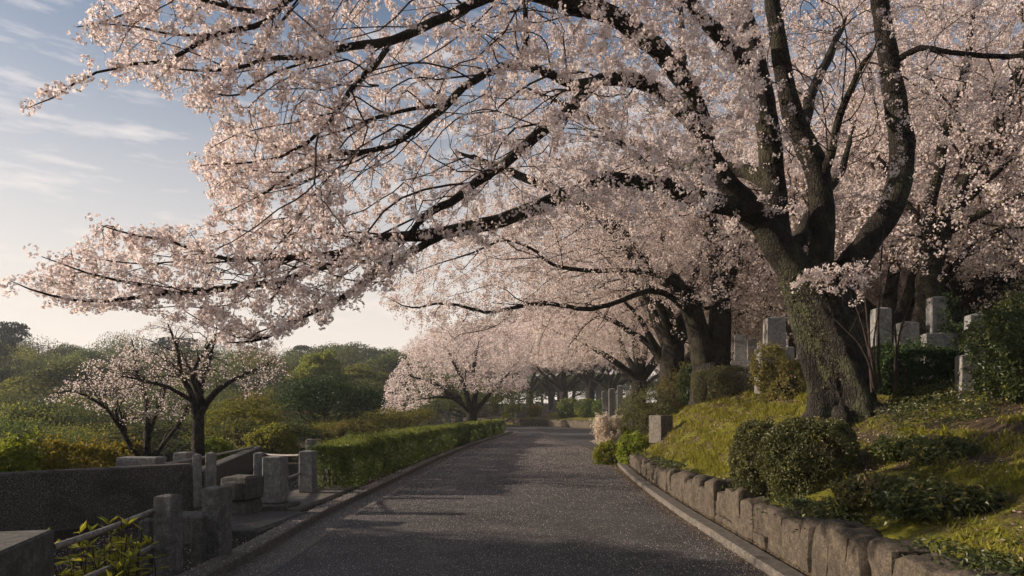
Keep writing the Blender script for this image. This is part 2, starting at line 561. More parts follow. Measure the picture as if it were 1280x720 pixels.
def build_ground():
    xs = axis([(-300, 30), (-120, 8), (-60, 3), (-24, 1), (-9, .3), (-3.6, .12), (-2, .4), (2, .12), (8.5, .3), (16, 1), (40, 4), (110, 30), (290, 1)])
    ys = axis([(-40, 6), (-10, 1), (1, .18), (22, .35), (42, .8), (95, 3), (170, 12), (320, 30), (480, 1)])
    X, Y = np.meshgrid(xs, ys)
    Z = gz(X, Y)
    nx, ny = len(xs), len(ys)
    i = np.arange(nx * ny).reshape(ny, nx)
    Q = np.stack([i[:-1, :-1], i[:-1, 1:], i[1:, 1:], i[1:, :-1]], -1).reshape(-1, 4)
    tag(mesh_obj('ground', np.stack([X, Y, Z], -1), Q, M['earth'], smooth=True), 'mossy earth bank and falling valley floor', kind='structure')
    # road: strip between both edges
    n = 400
    ta = np.linspace(0, 1, n)

    def by_len(line):
        s = np.concatenate(([0], np.cumsum(np.linalg.norm(np.diff(line, axis=0), axis=1))))
        s /= s[-1]
        return np.c_[np.interp(ta, s, line[:, 0]), np.interp(ta, s, line[:, 1])]
    a, b = by_len(LEs), by_len(REs)
    cols = 9
    V = np.vstack([np.c_[a * (1 - t) + b * t, np.full(n, .03 * 4 * t * (1 - t))] for t in np.linspace(0, 1, cols)])
    j = np.arange(n - 1)
    Q = np.vstack([np.c_[j + k * n, j + (k + 1) * n, j + 1 + (k + 1) * n, j + 1 + k * n] for k in range(cols - 1)])
    tag(mesh_obj('road', V, Q, M['asphalt'], smooth=True), 'grey asphalt lane scattered with fallen petals', kind='structure')
    tag(ribbon('gutter', LEs, .42, .0, .012, M['kerb']), 'pale concrete gutter strip', kind='structure')
    tag(ribbon('kerb', LEs, .0, -.24, .0, M['kerb'], .11), 'worn concrete kerb along the hedge side', kind='structure')
    tag(ribbon('kerb', REs, .0, .22, .0, M['kerb'], .09, y1=27), 'low concrete kerb below the stone wall', kind='structure')


def path_frame(line, s):
    """point, direction and right normal at arc length s from y=0"""
    L = np.concatenate(([0], np.cumsum(np.linalg.norm(np.diff(line, axis=0), axis=1))))
    s0 = np.interp(0, line[:, 1], L)
    x = np.interp(s + s0, L, line[:, 0]); y = np.interp(s + s0, L, line[:, 1])
    x2 = np.interp(s + s0 + .2, L, line[:, 0]); y2 = np.interp(s + s0 + .2, L, line[:, 1])
    d = np.array((x2 - x, y2 - y)); d /= np.linalg.norm(d)
    return np.array((x, y)), d, np.array((d[1], -d[0]))


def stone_shape(rng, w, dpt, h, n=7):
    """rounded, uneven boulder in a w x dpt x h box, bottom centre at the origin"""
    V, Q = [], []
    g = np.linspace(-1, 1, n)
    off = 0
    for ax in range(3):
        for sg in (-1, 1):
            A, B = np.meshgrid(g, g, indexing='ij')
            p = np.zeros((n, n, 3))
            p[..., ax] = sg
            p[..., (ax + 1) % 3] = A
            p[..., (ax + 2) % 3] = B * sg
            V.append(p.reshape(-1, 3))
            i = np.arange(n * n).reshape(n, n) + off
            Q.append(np.stack([i[:-1, :-1], i[1:, :-1], i[1:, 1:], i[:-1, 1:]], -1).reshape(-1, 4))
            off += n * n
    V = np.vstack(V)
    k = 8.0
    r = (np.abs(V) ** k).sum(1) ** (1 / k)
    V = V / r[:, None]
    ph = rng.uniform(0, 6, 6)
    V = V * (1 + .04 * np.sin(V[:, [0]] * 3 + ph[0] + V[:, [2]] * 2) + .04 * np.sin(V[:, [1]] * 4 + V[:, [2]] * 3.3 + ph[1]) + .03 * np.sin(V[:, [0]] * 9 + V[:, [2]] * 7 + ph[2]))
    V[:, 0] *= 1 - .12 * V[:, 2] * rng.uniform(-.5, 1.2)
    V = V * np.array((w, dpt, h)) / 2
    V[:, 2] += h / 2
    return V, np.vstack(Q)


def build_retaining_wall():
    rng = np.random.default_rng(4)
    mb = MB()
    s = -2.0
    while s < 25:
        w = rng.uniform(.24, .5)
        p, d, nr = path_frame(REs, s + w / 2)
        wz = np.interp(p[1], WY, WZ)
        h = wz + rng.uniform(-.07, .09)
        rows = [(0, h)]
        if rng.random() < .45 and h > .3:
            c = h * rng.uniform(.3, .45)
            rows = [(0, c), (c - .015, h - c)]
        for zb, hh in rows:
            V, Q = stone_shape(rng, w * 1.09, .34, hh * 1.06)
            q = p + nr * (.24 + .19 + rng.uniform(-.012, .012) + .12 * zb)
            a = math.atan2(d[1], d[0]) + rng.normal(0, .06)
            V = V + np.c_[V[:, 2] * rng.normal(0, .09), 0 * V[:, 2], 0 * V[:, 2]]
            V[:, 2] += np.clip(V[:, 2] / hh - .6, 0, 1) * (rng.normal(0, .12) * V[:, 0] / w * hh - .25 * (V[:, 0] / w) ** 2 * hh * rng.uniform(0, 1.6))
            R = np.array(((cos(a), -sin(a), 0), (sin(a), cos(a), 0), (0, 0, 1)))
            mb.add(V @ R.T + np.array((q[0], q[1], zb - .03)), Q)
        s += w
    tag(mb.build('retaining_wall', M['boulder'], smooth=True), 'low curving wall of rounded upright brown stones holding the mossy bank', 'stone wall')
    # far wall across the bend
    mb = MB()
    s = 60.5
    while s < 108:
        w = rng.uniform(.5, .9)
        p, d, nr = path_frame(REs, s + w / 2)
        wz = np.interp(p[1], WY, WZ)
        V, Q = stone_shape(rng, w * 1.05, .4, wz * 1.05 + rng.uniform(-.05, .05), 5)
        q = p + nr * .45
        a = math.atan2(d[1], d[0])
        R = np.array(((cos(a), -sin(a), 0), (sin(a), cos(a), 0), (0, 0, 1)))
        mb.add(V @ R.T + np.array((q[0], q[1], -.03)), Q)
        s += w
    tag(mb.build('retaining_wall', M['boulder'], smooth=True), 'distant low stone wall round the outside of the bend under clipped domes', 'stone wall')


# ------------------------------------------------------------------ graves, posts, rails on the left
def stone_obj(name, c, size, mat, rz=0.0, taper=1.0, bev=.015, cap=0.0, rough=.002, parent=None, seed=1):
    mb = MB()
    block(mb, (0, 0, 0), size, 0, taper, bev, np.random.default_rng(seed), cap, rough)
    return mesh_obj(name, np.concatenate(mb.V), [np.concatenate(mb.Q), np.concatenate(mb.T)], mat, parent, loc=c, rz=rz)


def rail(name, a, b, r, mat, label, group=None):
    a, b = np.asarray(a, float), np.asarray(b, float)
    mid = (a + b) / 2
    mb = MB()
    t = np.linspace(0, 1, 7)[:, None]
    pts = a + (b - a) * t - mid
    pts[:, 2] -= .012 * np.sin(pi * t[:, 0])
    tubes(mb, pts[None], np.full((1, 7), r), 10)
    o = mb.build(name, mat, smooth=True, loc=mid)
    tag(o, label, 'rail', group)
    return o


def build_left_props():
    rng = np.random.default_rng(11)

    def post(px0, px1, top, Y, zb, label, mat='post', rz=0.0, depth=None, cap=.012, taper=.96, group='stone fence posts left of the lane', plinth=0):
        x0, x1 = (px0 - CX) / F * Y, (px1 - CX) / F * Y
        zt = H - (top - CY) / F * Y
        w = (x1 - x0) / (abs(cos(rz)) + abs(sin(rz)) * .9 + .2)
        c = ((x0 + x1) / 2, Y + w / 2, zb)
        if plinth:
            root = empty('stone_post', label, 'stone post', c, rz, group)
            stone_obj('shaft', (0, 0, plinth), (w, depth or w, zt - zb - plinth), M[mat], 0, taper, .015, cap, parent=root)
            stone_obj('plinth', (0, 0, 0), (w * 1.9, w * 1.9, plinth), M['granite_dark'], 0, 1, .02, 0, .004, parent=root)
            return root
        o = stone_obj('stone_post', c, (w, depth or w, zt - zb), M[mat], rz, taper, .015, cap)
        return tag(o, label, 'stone post', group)

    # big pillar at the picture's lower left corner
    o = stone_obj('grave_pillar', (-3.124, 3.85, -.1), (.7, 1.2, .9), M['granite_dark'], .26, 1, .012, 0)
    tag(o, 'broad flat topped dark stone pillar at the lower left corner holding the near rail ends', 'stone pillar')
    post(187, 221, 620, 6.35, -.06, 'tall dark square post that the two near rails run into', rz=-.15)
    post(247, 284, 610, 7.0, -.06, 'tall dark square post beside the short stub, next along from the railed post', rz=-.2)
    post(236, 256, 646, 6.85, -.06, 'short stub of a post in front of a taller dark post', rz=-.1, mat='granite_dark')
    post(170, 190, 650, 6.9, -.15, 'low dark stub hidden behind the railed post', rz=-.1, mat='granite_dark')
    post(324, 356, 571, 10.7, 0.0, 'pale stained post standing on a wide dark plinth', rz=-.12, mat='granite_grey', plinth=.15)
    post(371, 394, 564, 12.6, .1, 'pale post at the near end of the clipped hedge', rz=-.12, mat='granite_grey')
    post(315, 330, 566, 13.2, .0, 'slim pale post behind the post on the plinth', rz=-.1, mat='granite_grey')
    post(239, 250, 568, 11.2, -.15, 'left one of the twin pale posts at the end of the pebble dash wall', rz=-.1, mat='granite')
    post(255, 268, 566, 11.5, -.15, 'right one of the twin pale posts at the end of the pebble dash wall', rz=-.1, mat='granite')
    post(381, 392, 549, 16.0, -.2, 'small weathered post peeping up behind the near hedge end', rz=-.1, mat='granite_grey')

    g = 'iron pipe rails between the stone posts'
    rail('pipe_rail', P(66, 684, 4.9), P(190, 639, 6.42), .023, M['pipe'], 'upper pipe rail from the corner pillar up to the dark post', g)
    rail('pipe_rail', P(80, 734, 4.9), P(190, 684, 6.42), .023, M['pipe'], 'lower pipe rail from the corner pillar up to the dark post', g)
    rail('pipe_rail', P(331, 568, 13.3), P(374, 569, 12.7), .022, M['pipe'], 'short level pipe rail along the tops of two pale posts', g)
    rail('pipe_rail', P(355, 598, 10.9), P(374, 592, 12.6), .02, M['pipe'], 'short low pipe rail between the plinth post and the hedge end post', g)
    rail('pipe_rail', P(205, 581, 10.6), P(316, 559, 17.2), .028, M['pipe'], 'long pale handrail climbing past the twin posts', None)

    # pebble-dash wall running away from the lower left
    def wall(name, pts, thick, zb, ztop, mat, label, coping=0.0):
        root = empty(name, label, 'wall', (pts[0][0], pts[0][1], zb))
        mb = MB()
        o = np.array((pts[0][0], pts[0][1], 0))
        a, b = np.array(pts[0]), np.array(pts[1])
        L = np.linalg.norm(b - a)
        ang = math.atan2(b[1] - a[1], b[0] - a[0])
        n = max(2, int(L / .5))
        r2 = np.random.default_rng(2)
        for k in range(1):
            c = (a + b) / 2
            block(mb, (c[0] - o[0], c[1] - o[1], 0), (L, thick, ztop - zb - coping), ang, 1, .02, r2, 0, .004)
        mb.build('wall_body', mat, root)
        if coping:
            mb = MB()
            c = (a + b) / 2
            block(mb, (c[0] - o[0], c[1] - o[1], ztop - zb - coping + .002), (L + .04, thick + .06, coping), ang, 1, .015, r2, 0, .003)
            mb.build('coping', M['granite_grey'], root)
        return root
    wall('pebble_wall', [(-4.72, 10.3), (-9.4, 5.5)], .3, -.6, .80, M['pebble'], 'long thick pebble dash wall with a rough top running down to the left edge', 0)
    wall('grave_wall', [(-5.35, 11.9), (-7.4, 20.5)], .25, -1.0, .55, M['granite_dark'], 'dark plot wall behind the twin pale posts, rising under the handrail')
    # blocks behind the pebble wall
    for px0, px1, top, Y, lab in ((150, 204, 571, 13.5, 'grey rectangular block peeping over the pebble dash wall'),
                                  (222, 240, 565, 15.5, 'pale upright slab behind the twin posts at the foot of the cherry')):
        x0, x1 = (px0 - CX) / F * Y, (px1 - CX) / F * Y
        zt = H - (top - CY) / F * Y
        zb = gz1((x0 + x1) / 2, Y) - .1
        tag(stone_obj('grave_block', ((x0 + x1) / 2, Y, zb), (x1 - x0, .35, zt - zb), M['granite_grey'], -.15, 1, .02), lab, 'stone block')
    # water basin block with a broken spout
    root = empty('stone_basin', 'squat dark stone block with a broken carved face beside the plinth post', 'stone block', (-3.79, 9.9, -.1), -.25)
    stone_obj('basin_block', (0, 0, .42), (.42, .42, .34), M['granite_dark'], 0, 1, .03, 0, .006, parent=root)
    stone_obj('basin_foot', (0, 0, 0), (.42, .44, .42), M['granite_dark'], 0, .9, .03, 0, .006, parent=root)
    mb = MB()
    V, Q = stone_shape(rng, .24, .2, .24)
    mb.add(V + np.array((.05, -.3, .45)), Q)
    mb.build('carved_face', M['granite_dark'], root, smooth=True)
    # terrace slab the pale posts stand on, and low kerb stones of the plots
    tag(stone_obj('plot_slab', (-3.62, 12.3, -.1), (1.0, 3.4, .2), M['concrete'], -.05, 1, .02, 0, .004), 'flat concrete slab under the pale posts at the end of the hedge', 'slab')
    tag(stone_obj('plot_step', (-3.5, 9.3, -.1), (1.05, 1.6, .24), M['granite_dark'], -.1, 1, .03, 0, .006), 'dark stone step below the plinth post', 'step')
    tag(stone_obj('plot_kerb_stone', (-3.75, 8.3, -.14), (.5, .45, .5), M['granite_dark'], -.1, 1, .03, 0, .006), 'dark blocky plot stone behind the tall post with the stub', 'stone block')
    # young sasa-like shrub with bright leaves behind the near rail
    rng = np.random.default_rng(8)
    root = empty('laurel_shrub', 'young shrub with long bright yellow green leaves behind the near pipe rails', 'shrub', (-3.3, 5.75, -.3))
    mbs = MB(); C = []; N = []; D = []
    stems = []
    for i in range(44):
        b = np.array((rng.normal(0, .17), rng.normal(0, .13), 0))
        hgt = rng.uniform(.55, 1.05)
        tip = b + np.array((rng.normal(0, .12), rng.normal(0, .1), hgt))
        t = np.linspace(0, 1, 9)[:, None]
        pts = b + (tip - b) * t + np.array((rng.normal(0, .04), rng.normal(0, .04), 0)) * np.sin(pi * t)
        stems.append(pts)
        for q in range(30):
            tt = rng.uniform(.25, 1.0)
            k = int(tt * 8)
            a = rng.uniform(0, 2 * pi)
            up = .25 + .9 * (tt > .9)
            d = unit(np.array((cos(a), sin(a), up)))
            C.append(pts[k] + d * .05)
            D.append(d)
    tubes(mbs, np.array(stems), np.tile(np.linspace(.007, .003, 9), (44, 1)), 5)
    mbs.build('stem', M['twig'], root, smooth=True)
    C = np.array(C); D = np.array(D)
    W = unit(np.cross(D, (0, 0, 1.0)) + rng.normal(0, .2, D.shape))
    N = np.cross(W, D)
    L = rng.uniform(.08, .135, len(C))[:, None]
    V = np.stack([C - D * L * .5, C + W * L * .16 + N * L * .03, C + D * L * .55 - N * L * .12, C - W * L * .16 + N * L * .03], 1).reshape(-1, 3)
    mesh_obj('foliage', V, np.arange(len(V)).reshape(-1, 4), M['leaf_bright'], root, np.repeat(rng.random(len(C)) * .5 + .5, 4))


# ------------------------------------------------------------------ gravestones on the bank
def build_graves():
    n = [0]

    def grave(px0, px1, top, Y, label, mat='granite', rz=None, tiers=2, ped=None, depth=None, group='gravestones along the top of the bank', zb=None, flat=False):
        n[0] += 1
        rng = np.random.default_rng(100 + n[0])
        w = (px1 - px0) / F * Y
        x = ((px0 + px1) / 2 - CX) / F * Y
        b = gz1(x, Y) - .06 if zb is None else zb
        zt = H - (top - CY) / F * Y
        hgt = max(zt - b, .3)
        rz = rng.uniform(-.12, .12) - .2 if rz is None else rz
        root = empty('gravestone', label, 'gravestone', (x, Y, b), rz, group)
        w *= .88
        hb = 0
        if ped:
            for nm, k, (a0, a1, at) in zip(('pedestal', 'base'), (1, 2), ped):
                pw = (a1 - a0) / F * Y * .9
                ht = H - (at - CY) / F * Y - b
                stone_obj(nm, (((a0 + a1) / 2 - (px0 + px1) / 2) / F * Y, 0, 0), (pw, max(pw * .8, w * 1.15), ht), M['granite_grey' if k == 2 else mat], 0, 1, .02, parent=root)
                hb = max(hb, ht)
        elif tiers and hgt > .7:
            h1 = min(.32, hgt * .2); h2 = min(.42, hgt * .24)
            stone_obj('base', (0, 0, 0), (w * 2.3, w * 2.3, h1), M['granite_grey'], 0, 1, .02, parent=root)
            hb = h1
            if tiers > 1:
                stone_obj('pedestal', (0, 0, h1), (w * 1.6, w * 1.6, h2), M[mat], 0, 1, .015, parent=root)
                hb += h2
        stone_obj('shaft', (0, 0, hb), (w, w * .9 if depth is None else depth, hgt - hb), M[mat], 0, 1, .02, 0 if flat else w * .12, parent=root)
        return root
    grave(955, 981, 398, 18, 'pale tall shaft on a block pedestal, just left of the great trunk', ped=((945, 990, 435),))
    grave(917, 934, 419, 22, 'narrow grey shaft left of the tall pale one behind the clipped bushes', 'granite_grey', ped=((912, 940, 452),))
    grave(933, 946, 424, 24, 'smallest grey shaft tucked between two taller gravestones left of the great trunk', 'granite_grey')
    grave(1090, 1112, 386, 15.5, 'dark tall shaft seen between the thin sapling stems right of the great trunk', 'granite_grey')
    grave(1120, 1146, 404, 16, 'broad low grey stone above the round bush right of the saplings', 'granite_grey', tiers=1)
    grave(1160, 1180, 372, 15.8, 'tallest dark shaft right of the great trunk beside a leaning trunk', 'granite_grey', ped=((1148, 1192, 418),))
    grave(1208, 1229, 394, 14, 'grey slab with a sunlit left edge before the tall shrub on the right', 'granite_grey', tiers=1)
    grave(996, 1006, 420, 24, 'thin grey shaft close against the left side of the great trunk', 'granite_grey')
    grave(1186, 1196, 414, 19, 'slim pale stone in the gap right of the tallest dark shaft')
    # short pillar at the front of the right hand plot
    x, Y = (1209 - CX) / F * 10.4, 10.4
    b = gz1(x, Y) - .05
    tag(stone_obj('marker_stone', (x, Y, b), (.26, .24, H - (444 - CY) / F * Y - b), M['granite'], -.2, .97, .02), 'pale upright marker stone half covered by leaves beside the big right shrub', 'marker stone')
    # box-like stone pillar by the retaining wall end
    x, Y = (826 - CX) / F * 19.3, 19.3
    b = gz1(x, Y) - .1
    o = stone_obj('boundary_stone', (x, Y, b), (.46, .46, H - (519 - CY) / F * Y - b), M['concrete'], .6, 1, .015, 0)
    tag(o, 'square flat topped stone pillar with two shallow recesses standing on the grass above the wall', 'boundary stone')
    # rows of small far gravestones
    far = [(765, 486, 38, 9), (786, 489, 36, 9), (757, 490, 44, 8), (797, 492, 40, 7), (775, 482, 48, 8), (748, 478, 85, 8), (772, 494, 60, 7),
           (545, 509, 62, 12), (560, 515, 60, 8), (575, 517, 66, 7), (628, 505, 92, 7), (641, 500, 95, 6), (655, 508, 90, 6), (672, 502, 95, 6), (683, 506, 92, 6), (694, 500, 98, 6), (706, 508, 92, 5)]
    for i, (px, top, Y, w) in enumerate(far):
        lab = ('tiny pale gravestone far off between the shrubs and the distant trunks', 'far gravestones right of the bend') if px > 740 else \
            ('small dark gravestone showing just over the far hedge under the low cherry', 'far gravestones over the hedge') if px < 600 else \
            ('tiny upright gravestone beyond the bend under the distant cherries', 'far gravestones beyond the bend')
        grave(px - w / 2, px + w / 2, top, Y, lab[0], 'granite' if i % 3 else 'granite_grey', group=lab[1], tiers=2 if i % 2 else 1)
    k = 0
    rng = np.random.default_rng(77)
    for i in range(44):
        Y = rng.uniform(20, 38)
        px = rng.uniform(990, 1275)
        x = (px - CX) / F * Y
        w = rng.uniform(.28, .42)
        g = gz1(x, Y)
        top = CY - (g + rng.uniform(.9, 1.7) - H) * F / Y
        grave(px - w * F / Y / 2, px + w * F / Y / 2, top, Y, 'grey gravestone in the shaded rows far behind the great trunk', 'granite_grey' if rng.random() < .6 else 'granite', group='shaded gravestone rows behind the great trunk')
    # gate blocks at the bend
    for px0, px1, top, Y, lab in ((644, 657, 516, 86, 'left of two square stone blocks at the foot of the far cherry row'), (673, 685, 519, 83, 'right of two square stone blocks at the foot of the far cherry row')):
        x = ((px0 + px1) / 2 - CX) / F * Y
        w = (px1 - px0) / F * Y
        tag(stone_obj('gate_block', (x, Y, -.05), (w, w * .8, H - (top - CY) / F * Y + .05), M['granite_grey'], .2, 1, .03), lab, 'stone block')


# ------------------------------------------------------------------ shrubs
def bush(name, label, cat, c, size, n, leaf, mat, seed, lobes=7, group=None, boxy=2.2, rz=0.0, asp=.5, twigs=True, spiky=0.0, loose=None):
    n, leaf = int(n * 1.5), leaf * 1.25
    rng = np.random.default_rng(seed)
    root = empty(name, label, cat, c, rz, group)
    sx, sy, sz = size
    Cs, Ns = [], []
    ctr = [np.array((0, 0, sz * .5))]
    rad = [np.array((sx * .5, sy * .5, sz * .5))]
    for i in range(lobes):
        a = 2 * pi * i / max(lobes, 1) + rng.uniform(-.4, .4)
        zz = rng.uniform(.25, .75)
        f = rng.uniform(.22, .34)
        ctr.append(np.array((cos(a) * sx * .26, sin(a) * sy * .26, sz * zz)))
        rad.append(np.array((sx, sy, sz)) * f)
    w = np.array([1.0 if i == 0 and lobes < 3 else (r[0] * r[2]) for i, r in enumerate(rad)])
    if boxy < 2.4:
        ctr = [ctr[0]] + [np.array((c[0] * 1.25, c[1] * 1.25, c[2] * rng.uniform(.7, 1.2))) for c in ctr[1:]]
        rad = [rad[0] * .8] + rad[1:]
    cnt = (n * 1.7 * w / w.sum()).astype(int)
    for c0, r0, m in zip(ctr, rad, cnt):
        d = rand_unit(rng, m)
        p = 1.0 / (np.abs(d) ** boxy).sum(1) ** (1 / boxy)
        depth = 1 - np.abs(rng.normal(0, .10, m))
        wob = 1 + .10 * np.sin(d[:, 0] * 7 + seed) * np.sin(d[:, 2] * 6 + d[:, 1] * 5) + spiky * np.abs(rng.normal(0, 1, m))
        q = c0 + d * (p * depth * wob)[:, None] * r0
        Cs.append(q); Ns.append(unit(d / r0 * r0.mean()))
    C = np.vstack(Cs); N = np.vstack(Ns)
    # drop leaves buried deep inside other lobes
    inside = np.zeros(len(C))
    for c0, r0 in zip(ctr, rad):
        v = np.abs((C - c0) / r0)
        inside += ((v ** boxy).sum(1) ** (1 / boxy) < .74)
    ok = (inside == 0) & (C[:, 2] > .01)
    C, N = C[ok][:n], N[ok][:n]
    loose = (1.0 if boxy < 2.4 else .25) if loose is None else loose
    # uneven outline: hollows, and shoots that stick out of the surface
    hol = fbm(C[:, 0] + C[:, 2] * .8 + seed, C[:, 1] + C[:, 2] * .6, max(sx, sz) * .38, seed) + rng.normal(0, .05, len(C))
    kk = hol > -.13 if loose > .5 else hol > -.24
    C, N = C[kk], N[kk]
    sh = max(sx, sz) * .5
    ns = int(170 * loose) + 40
    pick = rng.integers(0, len(C), ns)
    dirs = unit(N[pick] + rng.normal(0, .45, (ns, 3)) + np.array((0, 0, .55)))
    ln = sh * rng.uniform(.06, .34, ns) * (.35 + .65 * loose)
    kl = 11
    tt = np.linspace(0, 1, kl)
    SC_ = (C[pick][:, None] + dirs[:, None] * (ln[:, None] * tt)[..., None] + rng.normal(0, leaf * .45, (ns, kl, 3))).reshape(-1, 3)
    C = np.vstack([C, SC_]); N = np.vstack([N, np.repeat(dirs, kl, 0)])
    Nn = unit(N * .5 + rand_unit(rng, len(C)) * .8 + np.array((0, 0, .25)))
    V, Q = leaves(C, Nn, leaf, leaf * asp, rng)
    tb = rng.beta(2, 2.4, len(C)) * .85 + .5 * fbm(C[:, 0] + seed, C[:, 1] + C[:, 2], max(sx, sz) * .3, seed + 5)
    tb[-len(SC_):] += .22
    mesh_obj('foliage', V, Q, mat, root, np.repeat(np.clip(tb, 0, 1), 4))
    if twigs:
        mb = MB()
        m = 46
        b = np.c_[rng.normal(0, sx * .07, m), rng.normal(0, sy * .07, m), np.full(m, -.05)]
        e = rand_unit(rng, m) * np.array((sx, sy, sz)) * .43 + np.array((0, 0, sz * .5))
        t = np.linspace(0, 1, 6)[None, :, None]
        pts = b[:, None] + (e - b)[:, None] * t + np.array((0, 0, .12 * sz)) * np.sin(pi * t)
        tubes(mb, pts, np.tile(np.linspace(.014, .004, 6), (m, 1)), 4)
        mb.build('branches', M['twig'], root)
    return root


def build_shrubs():
    A = M['leaf_azalea']

    def b(px, pbot, Y, wpx, ptop, label, n, leaf, mat, seed, name='azalea_bush', cat='bush', depth=1.0, group=None, zfix=None, **kw):
        x = (px - CX) / F * Y
        w = wpx / F * Y
        Yc = Y + w * depth * .35
        z0 = gz1(x, Yc) - .05 if zfix is None else zfix
        zb = H - (pbot - CY) / F * Y
        z0 = min(z0, zb + .1)
        top = H - (ptop - CY) / F * Y
        return bush(name, label, cat, (x, Yc, z0), (w * 1.02, w * depth, top - z0), n, leaf, mat, seed, group=group, **kw)
    # two azaleas hanging over the wall
    b(1027, 642, 7.8, 116, 524, 'large rounded azalea bush overhanging the stone wall below the great trunk', 15000, .032, A, 1, lobes=5, boxy=2.5, loose=.3)
    b(957, 638, 8.4, 66, 526, 'narrower azalea bush pressed against the left side of the largest one', 8000, .032, A, 2, lobes=4, boxy=2.5, loose=.3)
    # clipped box bushes at the bank top
    b(919, 506, 20, 52, 457, 'clipped square bush on the bank top left of the great trunk', 7000, .036, A, 3, boxy=4.5, lobes=2)
    b(883, 504, 21, 28, 463, 'small clipped bush close to the left of the square one', 3500, .036, A, 4, boxy=3.5, lobes=2)
    b(985, 500, 15.0, 62, 442, 'loose bush with red and yellow tinged leaves at the left foot of the great trunk', 6500, .045, M['leaf_russet'], 5, spiky=.05)
    # right-hand bushes
    b(1168, 492, 11.5, 118, 424, 'wide dark glossy bush right of the saplings', 13000, .05, M['leaf_dark'], 6, lobes=10)
    b(1338, 522, 8.4, 135, 400, 'big leafy shrub at the right edge with mixed yellow tips', 15000, .045, M['leaf_camellia'], 7, lobes=12, spiky=.05, name='camellia_shrub', cat='shrub')
    b(1322, 425, 9.6, 120, 347, 'tall shrub crown rising over the right edge', 10000, .045, M['leaf_camellia'], 8, lobes=10, spiky=.06, name='tall_shrub', cat='shrub')
    b(1202, 420, 15.5, 40, 374, 'dark upright bush behind the slab left of the tall right shrub', 3500, .06, M['leaf_dark'], 9)
    # row down the bank towards the bend
    b(822, 560, 23, 76, 484, 'tall spreading grey green bush above the boundary stone', 11000, .045, A, 10, lobes=10)
    b(798, 548, 24.5, 48, 500, 'grey green bush leaning to the lane left of the boundary stone', 6500, .045, A, 11)
    b(848, 500, 25, 56, 460, 'reddish bush on the bank top beneath the second trunk', 6000, .05, M['leaf_russet'], 12)
    b(868, 478, 23, 26, 452, 'small dark bush in front of the second trunk', 2500, .05, M['leaf_dark'], 13)
    b(795, 566, 19.8, 36, 540, 'low bright green fern like clump at the end of the stone wall', 2800, .06, M['leaf_bright'], 14, spiky=.12, name='fern_clump', cat='plant')
    b(762, 562, 21, 26, 520, 'pale cream flowering pieris bush at the lane edge', 4200, .045, M['leaf_pieris'], 15, name='pieris_bush', boxy=2.0)
    b(762, 572, 20.5, 26, 552, 'yellow green tuft at the foot of the pale flowering bush', 1800, .06, M['leaf_bright'], 16, spiky=.1, name='fern_clump', cat='plant')
    b(781, 556, 21.5, 24, 530, 'small round green bush between the pale flowering one and the grey green one', 2200, .045, M['leaf_hedge'], 17)
    # far clipped domes along the wall of the bend
    for i, (px, w) in enumerate(((712, 29), (735, 28), (759, 31), (785, 32))):
        b(px, 524, 77 - i * 3.4, w, 498, ('first', 'second', 'third', 'fourth')[i] + ' clipped dome from the left in the row on the far bend wall', 3500, .13, M['leaf_hedge'], 20 + i, name='clipped_dome', group='clipped domes on the far wall', lobes=2, boxy=2.5, loose=.1, twigs=False)
    b(640, 525, 88, 20, 508, 'small yellow green bush beyond the far hedge end', 1500, .16, M['leaf_bright'], 30, twigs=False)
    b(668, 522, 86, 14, 506, 'thin yellowish bush between the two gate blocks', 900, .16, M['leaf_yellow'], 31, twigs=False)
    # low plants on the near slope
    rng = np.random.default_rng(31)
    spots = [(1165, 668, 5.7, 110, 628), (1105, 650, 6.4, 80, 606), (1215, 650, 5.5, 70, 622), (1100, 640, 6.6, 46, 616), (1130, 606, 7.6, 50, 584), (1040, 672, 6.6, 40, 648), (1175, 600, 7.0, 60, 574), (1130, 700, 5.1, 60, 672)]
    lab = ['broad low leafy plant spreading above the nearest wall stones', 'leafy low plant just right of the large azalea foot', 'small tuft of leaves right of the broad low plant', 'leafy tuft tucked under the right side of the large azalea',
           'low plant in the shadow right of the large azalea', 'tuft hanging over the wall below the large azalea', 'low tuft on the shaded slope below the dark glossy bush', 'lowest tuft sprouting from the wall top near the frame edge']
    for i, ((px, pb, Y, w, pt), l) in enumerate(zip(spots, lab)):
        x = (px - CX) / F * Y
        wm = w / F * Y
        z = gz1(x, Y)
        bush('low_plant', l, 'plant', (x, Y, z - .03), (wm, wm * .8, (pb - pt) / F * Y * .8), 1500, .05, M['leaf_azalea'] if i % 2 else M['leaf_camellia'], 50 + i, group='low plants on the near slope', spiky=.12, twigs=False, asp=.38)


